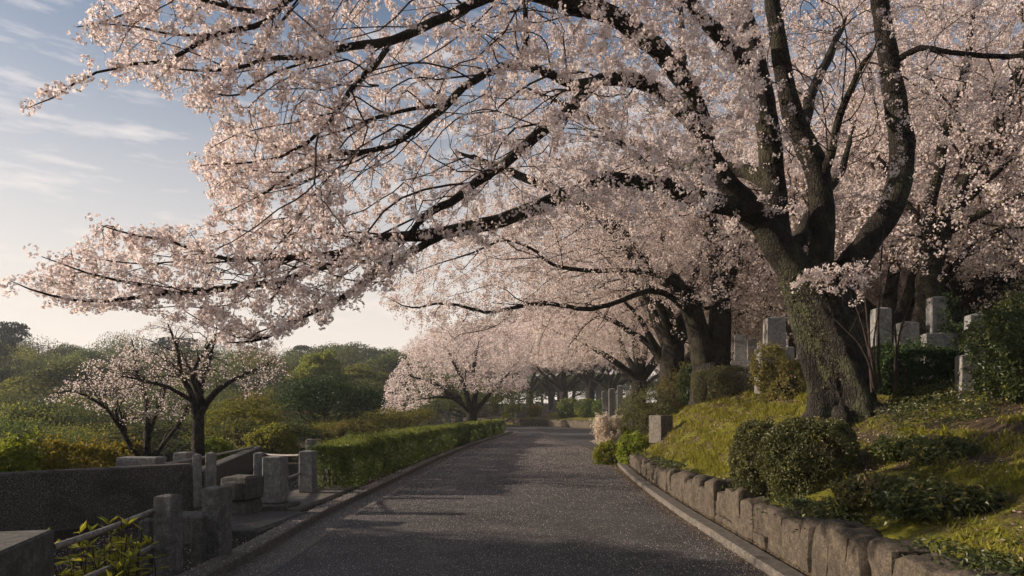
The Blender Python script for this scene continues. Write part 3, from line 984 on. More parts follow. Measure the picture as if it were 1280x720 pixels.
def build_hedge():
    rng = np.random.default_rng(21)
    segs = []
    s0, s1 = 13.2, 51.5
    root = empty('clipped_hedge', 'long clipped green hedge curving along the left kerb', 'hedge', (-3.4, 13, 0))
    o = np.array((-3.4, 13, 0))
    cuts = np.linspace(s0, s1, 60)
    C, N, LF = [], [], []
    for a, b in zip(cuts[:-1], cuts[1:]):
        p, d, nr = path_frame(LEs, (a + b) / 2)
        dist = p[1]
        leaf = .034 * max(1, dist / 15) ** .75
        m = int(2.6 * (b - a) / (leaf * leaf * .275) * 2.0)
        s = rng.uniform(a, b, m)
        q = np.array([0, 0.])
        u = rng.uniform(0, 1, m)
        hh, ww = .88, .76
        hv = hh + .04 * np.sin(s * 1.7) + .03 * np.sin(s * 4.1 + 1)
        per = hh / (2 * hh + ww)
        x = np.where(u < per, -ww / 2, np.where(u > 1 - per, ww / 2, (u - per) / (1 - 2 * per) * ww - ww / 2))
        z = np.where(u < per, u / per, np.where(u > 1 - per, (1 - u) / per, 1.0))
        nx = np.where(u < per, -1.0, np.where(u > 1 - per, 1.0, 0)); nz = np.where((u >= per) & (u <= 1 - per), 1.0, 0)
        # bulges of the separate plants, rounded shoulders
        bul = .11 * np.sin(s * 5.2 + 2 * np.sin(s * .9)) * np.where(z < .98, 1, .4) + .04 * np.sin(s * 11 + z * 5)
        sh = np.clip((z - .8) / .2, 0, 1) ** 2 * .09
        inn = np.abs(rng.normal(0, .045, m))
        spr = np.where((nz > 0) & (rng.random(m) < .2), rng.uniform(.01, .10, m), 0)
        low = np.where(z < .28, (0.28 - z) * .45, 0)
        xx = x + nx * (bul - sh - inn - low)
        edge = np.clip((np.abs(x) / (ww / 2) - .7) / .3, 0, 1) ** 2 * .06
        zz = z * hv + nz * (bul * .5 - inn - edge + spr) + .06
        off = -.38 - ww / 2
        C.append(np.c_[p[0] + d[0] * (s - (a + b) / 2) + nr[0] * (xx + off), p[1] + d[1] * (s - (a + b) / 2) + nr[1] * (xx + off), zz])
        N.append(np.c_[nr[0] * nx, nr[1] * nx, nz])
        LF.append(np.full(m, leaf))
    # near end face
    p, d, nr = path_frame(LEs, s0)
    m = 5200
    xx = rng.uniform(-.42, .42, m); z = rng.uniform(.05, .93, m)
    k = np.abs(rng.normal(0, .05, m)) - .05 * np.sin(xx * 9) * np.sin(z * 7)
    off = -.38 - .42
    C.append(np.c_[p[0] + nr[0] * (xx + off) + d[0] * k, p[1] + nr[1] * (xx + off) + d[1] * k, z])
    N.append(np.tile((-d[0], -d[1], 0.), (m, 1))); LF.append(np.full(m, .036))
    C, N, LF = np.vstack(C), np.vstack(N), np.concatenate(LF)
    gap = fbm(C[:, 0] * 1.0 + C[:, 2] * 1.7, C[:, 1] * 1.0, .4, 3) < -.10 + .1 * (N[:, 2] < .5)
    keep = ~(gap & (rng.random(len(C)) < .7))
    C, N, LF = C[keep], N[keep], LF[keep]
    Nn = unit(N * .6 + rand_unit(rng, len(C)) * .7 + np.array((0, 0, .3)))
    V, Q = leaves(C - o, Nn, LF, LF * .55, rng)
    mesh_obj('foliage', V, Q, M['leaf_hedge'], root, np.repeat(np.clip(rng.beta(2, 2.2, len(C)) * .75 + .3 * (N[:, 2] > .5), 0, 1), 4))  # upward leaves tinted brighter: young growth, and sunlight painted into the colour
    mb = MB()
    pts, rr = [], []
    for s in np.arange(s0 + .2, s1, .28):
        p, d, nr = path_frame(LEs, s)
        for j in range(3 if s < 25 else 1):
            b = np.array((p[0] + nr[0] * (-1.0 + rng.normal(0, .1)), p[1] + nr[1] * (-1.0) + rng.normal(0, .1), 0)) - o
            e = b + np.array((rng.normal(0, .25), rng.normal(0, .2), .82))
            t = np.linspace(0, 1, 4)[:, None]
            pts.append(b + (e - b) * t); rr.append(np.linspace(.016, .005, 4))
    tubes(mb, np.array(pts), np.array(rr), 4)
    tag(mb.build('branches', M['twig'], root), kind='stuff')


# ------------------------------------------------------------------ cherry trees
def in_poly(q, poly):
    ins = np.zeros(len(q), bool)
    j = len(poly) - 1
    for i in range(len(poly)):
        a, b = poly[i], poly[j]
        ins ^= ((a[1] > q[:, 1]) != (b[1] > q[:, 1])) & (q[:, 0] < (b[0] - a[0]) * (q[:, 1] - a[1]) / (b[1] - a[1] + 1e-9) + a[0])
        j = i
    return ins


class Tree:
    """branch skeleton that grows towards scattered points of its crown volume"""
    def __init__(s, seed):
        s.rng = np.random.default_rng(seed)
        s.N = np.zeros((0, 3)); s.D = np.zeros((0, 3)); s.R = np.zeros(0)
        s.limbs = []
        s.batches = []
        s.tw = []

    def nodes(s, p, r):
        s.N = np.vstack([s.N, p])
        s.D = np.vstack([s.D, unit(np.gradient(p, axis=0))])
        s.R = np.concatenate([s.R, r])

    def limb(s, pts, rad, step=.22, jit=.02, grow=True, n=10, start=0):
        p, r = resample(pts, step, jit, s.rng, rad)
        s.limbs.append((p, r, n))
        if grow:
            s.nodes(p[start:], r[start:])
        return p, r

    def colonise(s, pts, maxlen, r0, K, lift=.10, droop=0.0, ratio=.55, addnodes=True, twig=False, r1=None, back=.9):
        rng = s.rng
        N, D = s.N, s.D
        pick = np.empty(len(pts), int); cost = np.empty(len(pts))
        for i in range(0, len(pts), 400):
            v = pts[i:i + 400, None, :] - N[None]
            d = np.linalg.norm(v, axis=2)
            c = (v * D[None]).sum(2) / np.maximum(d, 1e-6)
            k = d * (1 + back * (1 - c)) + .05
            pick[i:i + 400] = k.argmin(1)
            cost[i:i + 400] = d[np.arange(len(d)), pick[i:i + 400]]
        ok = (cost < maxlen) & (cost > .08)
        A = N[pick[ok]]; Dn = D[pick[ok]]; E = pts[ok]; L = cost[ok][:, None]
        if len(A) == 0:
            return 0
        side = rand_unit(rng, len(A)) * L * .10
        B = A + Dn * L * .38 + np.array((0, 0, lift)) * L + side
        t = np.linspace(0, 1, K)[None, :, None]
        c = (1 - t) ** 2 * A[:, None] + 2 * t * (1 - t) * B[:, None] + t ** 2 * E[:, None]
        c = c + np.array((0, 0, -droop)) * (t ** 2) * L[:, None]
        j = rng.normal(0, 1, c.shape) * (L * .018)[:, None]
        j[:, 0] = 0; j[:, -1] = 0
        c = c + j
        rs = np.minimum(s.R[pick[ok]] * ratio, r0 * np.clip(L[:, 0] / maxlen * 1.4, .5, 1.2))
        re = np.full(len(A), .003) if r1 is None else np.full(len(A), r1)
        re = np.minimum(re, rs)
        rr = rs[:, None] + (re - rs)[:, None] * np.linspace(0, 1, K)[None] ** .8
        s.batches.append((c, rr))
        if twig:
            s.tw.append((c, L[:, 0]))
        if addnodes:
            T = unit(np.gradient(c, axis=1))
            s.N = np.vstack([s.N, c[:, 1:].reshape(-1, 3)]); s.D = np.vstack([s.D, T[:, 1:].reshape(-1, 3)])
            s.R = np.concatenate([s.R, rr[:, 1:].ravel()])
        return int(ok.sum())

    def sweeps(s, n, rmax, way, length, r0, polys=None):
        rng = s.rng
        ok = np.where((s.R < rmax) & (s.R > .012))[0]
        i = rng.choice(ok, n, False)
        A, D = s.N[i], s.D[i]
        L = rng.uniform(*length, n)[:, None]
        W = unit(np.array(way) + rng.normal(0, .45, (n, 3)))
        d = unit(D * .6 + W)
        t = np.linspace(0, 1, 12)[None, :, None]
        side = rng.normal(0, .16, (n, 3)) * L
        s2 = rng.normal(0, .05, (n, 1, 3)) * L[:, None]
        c = A[:, None] + (D * .25 * L)[:, None] * np.sin(t * pi / 2) + (d * L * .85)[:, None] * t + side[:, None] * np.sin(pi * t) + s2 * np.sin(2.6 * pi * t) + np.array((0, 0, -.10)) * L[:, None] * t ** 2
        j = rng.normal(0, 1, c.shape) * (L * .008)[:, None]
        j[:, 0] = 0
        c = c + j
        if polys is not None:                       # stay inside the crown
            keep = np.zeros(n, bool)
            e = c[:, -1]
            keep[:] = True
            for q in (4, 6, 8, 10, 11):
                e = c[:, q]
                u = np.c_[CX + F * e[:, 0] / e[:, 1], CY - F * (e[:, 2] - H) / e[:, 1]]
                hit = np.zeros(n, bool)
                for pl in polys:
                    hit |= in_poly(u, pl)
                keep &= hit
            keep &= e[:, 1] > 5.6
            c, i, L = c[keep], i[keep], L[keep]
            n = len(c)
        rs = np.minimum(s.R[i] * .6, r0 * rng.uniform(.6, 1.2, n))
        rr = rs[:, None] + (.004 - rs)[:, None] * np.linspace(0, 1, 12)[None]
        s.batches.append((c, rr))
        T = unit(np.gradient(c, axis=1))
        s.N = np.vstack([s.N, c[:, 2:].reshape(-1, 3)]); s.D = np.vstack([s.D, T[:, 2:].reshape(-1, 3)])
        s.R = np.concatenate([s.R, rr[:, 2:].ravel()])

    def cluster_points(s, spacing, start=.38):
        out, dirs = [], []
        for c, L in s.tw:
            K = c.shape[1]
            n = np.maximum(1, (L / spacing).astype(int))
            idx = np.repeat(np.arange(len(c)), n)
            t = start + (1 - start) * s.rng.random(len(idx)) ** .85
            f = t * (K - 1)
            i0 = np.minimum(f.astype(int), K - 2)
            fr = (f - i0)[:, None]
            out.append(c[idx, i0] * (1 - fr) + c[idx, i0 + 1] * fr)
            dirs.append(c[idx, i0 + 1] - c[idx, i0])
        return np.vstack(out), unit(np.vstack(dirs))


def blossom_mesh(name, T, parent, spacing, per, size, rad, near=None, o=(0, 0, 0), leafy=.06, far=False, extra=None):
    """flower clusters along the twigs; real five-petal flowers where near says so, folded pairs of petals elsewhere"""
    rng = T.rng
    C, D = T.cluster_points(spacing)
    if extra is not None:
        C = np.vstack([C, extra])
    # denser and thinner patches
    dens = fbm(C[:, 0] + C[:, 2] * .7, C[:, 1] + C[:, 2] * .9, 1.1, 17) + .5
    C = C[rng.random(len(C)) < np.clip(.45 + dens * 1.1, .3, 1)]
    nc = len(C)
    cr = rad * rng.uniform(.7, 1.25, nc)
    k = rng.poisson(per, nc).clip(2)
    idx = np.repeat(np.arange(nc), k)
    d = unit(rand_unit(rng, len(idx)) + np.array((0, 0, -.12)))
    pos = C[idx] + d * (cr[idx] * rng.uniform(.55, 1.0, len(idx)) ** .6)[:, None]
    nrm = unit(d + rand_unit(rng, len(idx)) * .5)
    ctint = rng.normal(.5, .18, nc)
    tint = np.clip(ctint[idx] + rng.normal(0, .2, len(idx)), 0, 1)
    nearm = np.zeros(len(idx), bool) if near is None else near(C)[idx]
    Vs, Qs, ts, mi, off = [], [], [], [], 0
    if nearm.any():
        V, Q = flowers(pos[nearm], nrm[nearm], size, rng)
        Vs.append(V); Qs.append(Q); ts.append(np.repeat(tint[nearm], 20)); mi.append(np.zeros(len(Q), int)); off += len(V)
    f = ~nearm
    if f.any():
        V, Q = leaves(pos[f], unit(nrm[f] + rand_unit(rng, f.sum()) * .6), size * 1.05, size * .95, rng, .22)
        Vs.append(V); Qs.append(Q + off); ts.append(np.repeat(tint[f], 4)); mi.append(np.zeros(len(Q), int)); off += len(V)
    # bronze calyces, bud scales and first leaves in the heart of the clusters
    m = rng.random(nc) < min(1, leafy * 6)
    cc = np.repeat(C[m], 3, 0)
    p = cc + rand_unit(rng, len(cc)) * rad * .6
    V, Q = leaves(p, rand_unit(rng, len(p)), size * (.9 if not far else 1.0), size * .45, rng)
    tl = np.clip(rng.beta(1.3, 1.6, len(p)), 0, 1)
    Vs.append(V); Qs.append(Q + off); ts.append(np.repeat(tl, 4)); mi.append(np.ones(len(Q), int))
    return mesh_obj(name, np.vstack(Vs) - np.asarray(o), np.vstack(Qs), [M['petal'], M['calyx']], parent, np.concatenate(ts), np.concatenate(mi))


def twig_mesh(T, parent, o=(0, 0, 0), big=.02, nbig=6, nsmall=4):
    mb = MB()
    for c, r in T.batches:
        tubes(mb, c - np.asarray(o), r, nbig if r[:, 0].mean() > big else nsmall)
    return mb.build('branches', M['twig'], parent, smooth=True)


def limb_mesh(name, limbs, parent, mat, o=(0, 0, 0), flute=None):
    mb = MB()
    for p, r, n in limbs:
        rg = r if flute is not None else r * (1 + .035 * np.sin(np.arange(len(r)) * 1.3 + len(r)))
        tubes(mb, (p - np.asarray(o))[None], rg[None], n, flute)
    return mb.build(name, mat, parent, smooth=True)


def sample_poly(rng, poly, n, y0, y1, zmax=13.5, zmin=-9):
    poly = np.array(poly, float)
    lo, hi = poly.min(0), poly.max(0)
    out = []
    got = 0
    while got < n:
        m = n * 3
        q = rng.uniform(lo, hi, (m, 2))
        ins = np.zeros(m, bool)
        j = len(poly) - 1
        for i in range(len(poly)):
            a, b = poly[i], poly[j]
            c = ((a[1] > q[:, 1]) != (b[1] > q[:, 1])) & (q[:, 0] < (b[0] - a[0]) * (q[:, 1] - a[1]) / (b[1] - a[1] + 1e-9) + a[0])
            ins ^= c
            j = i
        q = q[ins]
        Y = (rng.uniform(y0 ** 3, y1 ** 3, len(q))) ** (1 / 3)
        p = np.c_[(q[:, 0] - CX) / F * Y, Y, H - (q[:, 1] - CY) / F * Y]
        p = p[(p[:, 2] < zmax) & (p[:, 2] > zmin)]
        out.append(p); got += len(p)
    return np.vstack(out)[:n]


def poly3(lst):
    return np.array([P(*t) for t in lst])


def great_cherry():
    T = Tree(3)
    rng = T.rng
    base = np.array((5.17, 11.2, gz1(5.17, 11.2) - .12))
    root = empty('cherry_tree', 'huge old cherry with fluted mossy trunk, its blossoming limbs sweeping over the lane', 'tree', base)
    # trunk: flared, fluted foot, leaning to the left as it rises
    tp = [(1052, 548, 11.2), (1052, 520, 11.2), (1050, 485, 11.2), (1043, 450, 11.2), (1036, 420, 11.2), (1026, 392, 11.15), (1012, 365, 11.1), (994, 338, 11.05)]
    tr = [.55, .50, .45, .43, .43, .43, .37, .29]
    p, r = resample(poly3(tp), .045, .0, rng, tr)

    def flute(t, a, z):
        foot = np.clip(1 - (z - base[2]) / 1.1, 0, 1)
        tw = a + .35 * (z - base[2])
        lob = .11 * np.sin(tw * 5 + .6) + .06 * np.sin(tw * 3 + 2.0) + .05 * np.sin(tw * 9 + 1)
        nz = fbm(np.cos(a) * 1.6 + 9 + 0 * z, np.sin(a) * 1.6 + z * .9 + 5, .55, 12, 4)
        nz2 = fbm(np.cos(a) * 1.6 + 3 + 0 * z, np.sin(a) * 1.6 + z * .55, .16, 15, 3)
        return 1 + foot ** 1.2 * (lob + .10) + .045 * np.sin(tw * 4 + 1) + .03 * np.sin(tw * 7) + .22 * nz + .10 * nz2
    trunk = limb_mesh('trunk', [(p, r, 110)], root, M['bark_trunk'], base, flute)
    # surface roots
    mb = MB()
    for a, L in ((2.6, .7), (3.5, .9), (4.4, .8), (5.3, .9), (.1, .8), (1.3, .6)):
        t = np.linspace(0, 1, 9)
        q = np.c_[base[0] + cos(a) * (.36 + L * t), base[1] + sin(a) * (.36 + L * t)]
        zz = gz(q[:, 0], q[:, 1]) + .16 * (1 - t) ** 2 - .02 - .10 * t
        tubes(mb, (np.c_[q, zz] - base)[None], (np.linspace(.17, .03, 9) * (1 + .1 * np.sin(t * 9 + a)))[None], 10)
    mb.build('roots', M['bark_trunk'], root, smooth=True)

    def limb(pts, rad, n=12, grow=True, start=2):
        p, r = T.limb(poly3(pts), rad, .2, .02, grow, n, start)
        limb_mesh('limb', [T.limbs[-1]], root, M['bark'], base)
        return p

    Y = 11.1
    # four leaders
    limb([(1005, 352, 11.1), (982, 320, 11.05), (962, 292, 11.0), (942, 268, 10.95), (920, 240, 10.85), (900, 215, 10.75), (886, 190, 10.7), (878, 150, 10.6), (862, 112, 10.4), (838, 80, 10.1), (800, 42, 9.7), (767, 20, 9.3), (715, 0, 8.8), (640, -30, 8.3), (560, -80, 7.9), (470, -140, 7.6)],
         [.30, .26, .22, .185, .17, .16, .15, .14, .135, .14, .13, .12, .11, .09, .07, .05], 16)
    limb([(975, 318, 11.15), (968, 270, 11.2), (966, 235, 11.25), (963, 190, 11.3), (955, 130, 11.3), (946, 85, 11.3), (932, 30, 11.3), (915, -40, 11.2), (890, -130, 11), (860, -230, 10.8)],
         [.22, .20, .19, .185, .18, .17, .16, .14, .10, .05], 16)
    limb([(1034, 400, 11.1), (1027, 360, 11.05), (1026, 310, 11.0), (1027, 255, 10.95), (1021, 212, 10.9), (1004, 176, 10.85), (990, 150, 10.8), (983, 100, 10.75), (970, 40, 10.7), (962, -40, 10.6), (975, -140, 10.5), (1000, -240, 10.3)],
         [.27, .21, .19, .185, .18, .17, .155, .135, .12, .10, .08, .04], 16)
    limb([(1042, 385, 11.2), (1062, 335, 11.3), (1088, 298, 11.4), (1112, 262, 11.5), (1125, 225, 11.55), (1127, 180, 11.6), (1121, 130, 11.6), (1112, 80, 11.6), (1104, 30, 11.6), (1096, -40, 11.6), (1105, -130, 11.7), (1135, -220, 11.9)],
         [.30, .23, .205, .195, .195, .19, .175, .16, .145, .12, .09, .04], 16)
    # a: long low limb to the left
    limb([(945, 272, 10.95), (925, 262, 10.85), (895, 256, 10.7), (860, 246, 10.5), (825, 232, 10.3), (785, 227, 10.1), (745, 228, 9.9), (705, 244, 9.6), (665, 262, 9.3), (614, 278, 9.0), (566, 288, 8.7), (524, 295, 8.5), (470, 302, 8.2), (410, 320, 7.8), (345, 323, 7.4), (290, 321, 7.1), (215, 303, 6.8), (126, 281, 6.4)],
         [.20, .165, .145, .135, .125, .115, .11, .10, .095, .09, .08, .07, .055, .042, .03, .022, .014, .005], 12)
    limb([(480, 301, 8.25), (440, 325, 7.9), (400, 335, 7.6), (350, 350, 7.35), (310, 356, 7.1), (262, 363, 6.9), (212, 367, 6.7), (130, 376, 6.5), (70, 370, 6.3), (15, 352, 6.1)],
         [.05, .045, .042, .038, .033, .027, .022, .016, .011, .004], 10)
    limb([(560, 290, 8.65), (510, 318, 8.3), (470, 345, 8.1), (430, 368, 7.9), (395, 388, 7.7), (350, 412, 7.5), (315, 425, 7.3), (282, 428, 7.1)],
         [.05, .045, .04, .033, .028, .022, .014, .005], 8)
    limb([(215, 366, 6.7), (165, 354, 6.5), (110, 341, 6.3), (52, 320, 6.1)], [.018, .014, .009, .004], 6)
    # b: forked limb through the middle
    limb([(893, 205, 10.7), (880, 172, 10.55), (857, 145, 10.4), (830, 118, 10.2), (797, 101, 10.0), (772, 99, 9.8), (750, 100, 9.7), (735, 114, 9.5), (710, 138, 9.2), (690, 156, 9.0), (670, 171, 8.8), (628, 206, 8.5), (573, 244, 8.1), (536, 268, 7.9), (505, 296, 7.7), (470, 330, 7.4), (440, 375, 7.2)],
         [.15, .125, .115, .105, .10, .095, .085, .075, .072, .07, .066, .06, .05, .04, .03, .018, .006], 12)
    limb([(752, 101, 9.7), (718, 106, 9.3), (690, 92, 9.0), (662, 84, 8.8), (628, 83, 8.6), (594, 100, 8.3), (560, 131, 8.0), (530, 152, 7.8), (489, 181, 7.5), (450, 192, 7.3), (420, 194, 7.1), (370, 215, 6.9), (330, 240, 6.8), (290, 262, 6.7)],
         [.07, .06, .055, .05, .048, .045, .04, .036, .03, .026, .022, .017, .012, .005], 10)
    limb([(648, 84, 8.7), (658, 50, 8.6), (655, 10, 8.5), (660, -60, 8.4), (640, -150, 8.3)], [.035, .033, .03, .024, .01], 8)
    limb([(560, 131, 8.0), (500, 140, 7.6), (440, 160, 7.3), (395, 172, 7.1)], [.026, .02, .014, .005], 8)
    # d: upper limb towards the left
    limb([(766, 20, 9.3), (720, 12, 9.0), (660, -8, 8.6), (597, 2, 8.2), (555, 20, 7.9), (489, 49, 7.5), (455, 58, 7.3), (420, 66, 7.1), (395, 73, 7.0), (345, 73, 6.8), (290, 88, 6.6), (240, 88, 6.45), (200, 82, 6.3)],
         [.075, .07, .062, .055, .052, .046, .04, .034, .028, .022, .016, .01, .004], 10)
    limb([(489, 49, 7.5), (470, 80, 7.3), (440, 112, 7.1), (420, 140, 7.0), (385, 178, 6.8), (335, 200, 6.7), (250, 206, 6.5)], [.035, .03, .026, .022, .017, .012, .005], 8)
    # e: topmost spray reaching the upper left corner
    limb([(560, -80, 7.9), (500, -60, 7.6), (430, -30, 7.2), (380, -12, 7.0), (357, 2, 6.9), (330, 26, 6.75), (278, 43, 6.6), (243, 59, 6.45), (208, 76, 6.35), (167, 82, 6.25), (122, 91, 6.15), (94, 104, 6.1), (69, 122, 6.0), (35, 134, 5.9)],
         [.05, .044, .038, .032, .030, .027, .023, .02, .017, .013, .010, .008, .006, .003], 8)
    limb([(340, 18, 6.8), (290, 10, 6.6), (220, -5, 6.4), (160, 18, 6.2), (95, 34, 6.0)], [.025, .02, .015, .01, .004], 6)
    limb([(278, 43, 6.6), (230, 45, 6.4), (170, 35, 6.2), (120, 30, 6.05)], [.015, .012, .008, .003], 6)
    # others: towards and away from the lane, right side
    limb([(948, 95, 11.3), (925, 75, 11.0), (900, 48, 10.6), (870, 15, 10.2), (840, -40, 9.8), (790, -120, 9.2)], [.15, .13, .115, .10, .08, .04], 12)
    limb([(1024, 225, 10.9), (1040, 190, 10.6), (1050, 140, 10.3), (1080, 80, 9.9), (1100, 55, 9.7)], [.09, .07, .055, .035, .01], 8)
    limb([(1112, 80, 11.6), (1150, 60, 11.3), (1200, 66, 11), (1280, 72, 10.6), (1380, 60, 10.2)], [.06, .05, .042, .035, .012], 8)
    limb([(965, 230, 11.25), (930, 215, 11.6), (880, 205, 12.2), (840, 205, 12.9), (800, 180, 13.5), (740, 170, 14)], [.14, .12, .10, .08, .06, .02], 10)
    limb([(1000, 180, 10.85), (1015, 120, 11.8), (1040, 60, 12.8), (1060, 20, 13.8)], [.11, .09, .07, .02], 8)
    limb([(975, 330, 11.1), (1000, 298, 11.4), (1012, 270, 12), (1050, 215, 12.8), (1070, 150, 13.6)], [.14, .12, .10, .07, .02], 8)
    limb([(1040, 330, 11.1), (1065, 322, 10.7), (1062, 335, 10.5), (1030, 342, 10.3), (990, 352, 10.1)], [.04, .03, .02, .012, .004], 6, start=1)
    # crown volume, filled level by level
    V1 = [(100, 30), (150, -60), (430, -170), (430, 130), (330, 170), (270, 150), (205, 120), (160, 100)]
    V2 = [(240, 200), (270, 160), (430, 120), (430, 300), (330, 290), (270, 262)]
    V3 = [(20, 350), (70, 322), (128, 282), (250, 284), (430, 282), (530, 320), (430, 385), (340, 424), (280, 426), (200, 392), (80, 388)]
    V4 = [(430, -200), (900, -430), (960, 100), (900, 262), (700, 290), (560, 318), (470, 372), (420, 300)]
    V5 = [(850, -430), (1260, -380), (1270, 130), (1120, 250), (900, 300)]
    V6 = [(988, 330), (1060, 322), (1112, 350), (1085, 382), (1030, 376)]

    def cloud(f):
        return np.vstack([sample_poly(rng, V1, int(19 * f), 5.9, 7.8), sample_poly(rng, V2, int(13 * f), 6.4, 8.2), sample_poly(rng, V3, int(21 * f), 6.0, 8.2),
                          sample_poly(rng, V4, int(70 * f), 6.8, 10.6), sample_poly(rng, V5, int(30 * f), 9.8, 13.6)])
    # long thin boughs sweeping outward and down from the limbs
    T.sweeps(260, .09, (-.68, -.25, -.12), (1.0, 2.6), .013, (V1, V2, V3, V4, V5))
    T.colonise(cloud(.8), 2.4, .03, 12, .12, .05, r1=.006)
    T.colonise(cloud(3), 2.0, .017, 9, .08, .05, twig=True, r1=.004)
    T.colonise(cloud(9), 1.3, .010, 7, .05, .04, twig=True)
    T.colonise(np.vstack([cloud(44), sample_poly(rng, V6, 60, 9.8, 10.6)]), .75, .006, 5, .03, .03, addnodes=False, twig=True, r1=.0025)
    # spurs straight off the thin ends of the traced limbs
    sp = [p[r < .03] for p, r, n in T.limbs]
    sp = np.vstack([q for q in sp if len(q)])
    sp = np.repeat(sp, 3, 0) + rng.normal(0, .045, (len(sp) * 3, 3))
    twig_mesh(T, root, base)
    bl = blossom_mesh('crown', T, root, .135, 13, .036, .056, near=lambda C: C[:, 1] < 8.8, o=base, leafy=.09, extra=sp)
    print('great cherry', len(T.N), len(bl.data.polygons))
    # ivy and moss on the trunk
    m = 2600
    k = rng.integers(8, len(p) - 6, m)
    a = rng.uniform(0, 2 * pi, m)
    sel = fbm(a * 1.3, p[k, 2] * 2.2, .9, 4) + .25 * np.clip((p[k, 2] - 2) / 1.5, -1, 1) > .02
    k, a = k[sel], a[sel]
    rr = r[k] * 1.02 + .03
    C = p[k] + np.c_[np.cos(a) * rr, np.sin(a) * rr, rng.uniform(-.05, .05, len(k))]
    V, Q = leaves(C - base, np.c_[np.cos(a), np.sin(a), np.full(len(a), .2)] + rng.normal(0, .45, (len(a), 3)), .035, .022, rng)
    mesh_obj('ivy', V, Q, M['leaf_azalea'], root, np.repeat(rng.random(len(C)) * .8, 4))
    return root


def second_cherries():
    """two big trees further along the bank, with the limbs one can see"""
    # nearer one
    T = Tree(6); rng = T.rng
    K2 = 1.18
    x0, y0 = (892 - CX) / F * 19 * K2, 19.0 * K2
    base = np.array((x0, y0, gz1(x0, y0) - .1))
    root = empty('cherry_tree', 'second big twin stemmed cherry down the bank, rising behind the clipped square bush', 'tree', base)
    L = [([(893, 520, 19), (891, 480, 19), (889, 452, 19)], [.75, .58, .5], 18),
         ([(882, 462, 19), (872, 415, 19), (858, 375, 18.8), (838, 352, 18.6), (815, 340, 18.3), (795, 318, 18), (770, 287, 17.6), (740, 262, 17), (700, 240, 16.5), (640, 215, 16), (570, 190, 15.5)], [.36, .30, .26, .23, .21, .20, .18, .15, .12, .09, .03], 12),
         ([(896, 460, 19), (900, 400, 19.1), (898, 345, 19.1), (890, 297, 19.1), (881, 250, 19.1), (872, 190, 19.2), (858, 110, 19.2), (850, 20, 19.2), (845, -60, 19.2)], [.36, .30, .26, .23, .21, .17, .13, .09, .04], 12),
         ([(900, 400, 19.1), (915, 345, 19.3), (934, 296, 19.5), (960, 220, 20), (985, 140, 20.5)], [.14, .12, .10, .07, .03], 8),
         ([(872, 400, 18.9), (830, 366, 18), (802, 366, 17.5), (770, 378, 17), (732, 387, 16.6), (700, 382, 16.2), (677, 379, 16), (640, 386, 15.7), (607, 391, 15.4), (559, 379, 15), (515, 385, 14.7), (485, 372, 14.5)], [.10, .08, .068, .06, .055, .05, .046, .042, .036, .028, .018, .006], 8),
         ([(885, 385, 19), (860, 361, 18.3), (830, 348, 17.8), (800, 340, 17.4), (760, 339, 17), (732, 339, 16.7), (705, 334, 16.4), (684, 327, 16.2), (663, 310, 16), (630, 300, 15.6), (580, 320, 15.2), (520, 340, 14.8)], [.09, .075, .066, .06, .055, .05, .045, .04, .034, .028, .018, .006], 8),
         ([(892, 300, 19.1), (850, 240, 18.6), (800, 200, 18), (740, 150, 17.4), (660, 110, 16.8)], [.14, .12, .1, .08, .03], 8)]
    for i, (pts, rad, n) in enumerate(L):
        T.limb(poly3([(a, b, c * K2) for a, b, c in pts]), np.array(rad) * K2, .3, .03, i > 0, n, 2)
        limb_mesh('trunk' if i == 0 else 'limb', [T.limbs[-1]], root, M['bark_trunk'] if i == 0 else M['bark'], base)
    A = [(470, 375), (560, 300), (700, 200), (860, 200), (880, 300), (840, 345), (740, 380), (640, 405), (560, 428), (500, 402)]
    B = [(520, 330), (620, 100), (760, -60), (1000, -60), (1020, 250), (920, 340), (700, 330)]

    def cloud(f):
        return np.vstack([sample_poly(rng, A, int(52 * f), 16.5, 21.5), sample_poly(rng, B, int(62 * f), 18, 27, 16)])
    T.sweeps(150, .2, (-.75, -.3, -.15), (2, 4.5), .022, (A, B))
    T.colonise(cloud(1), 6, .05, 12, .12, .08, r1=.012)
    T.colonise(cloud(4), 3, .024, 9, .08, .08, twig=True)
    T.colonise(cloud(14), 2, .011, 6, .05, .06, twig=True)
    T.colonise(cloud(36), 1.1, .007, 4, .03, .05, addnodes=False, twig=True)
    twig_mesh(T, root, base, nsmall=3)
    bl = blossom_mesh('crown', T, root, .20, 10, .048, .09, o=base, leafy=.17, far=True)
    print('second', len(bl.data.polygons))


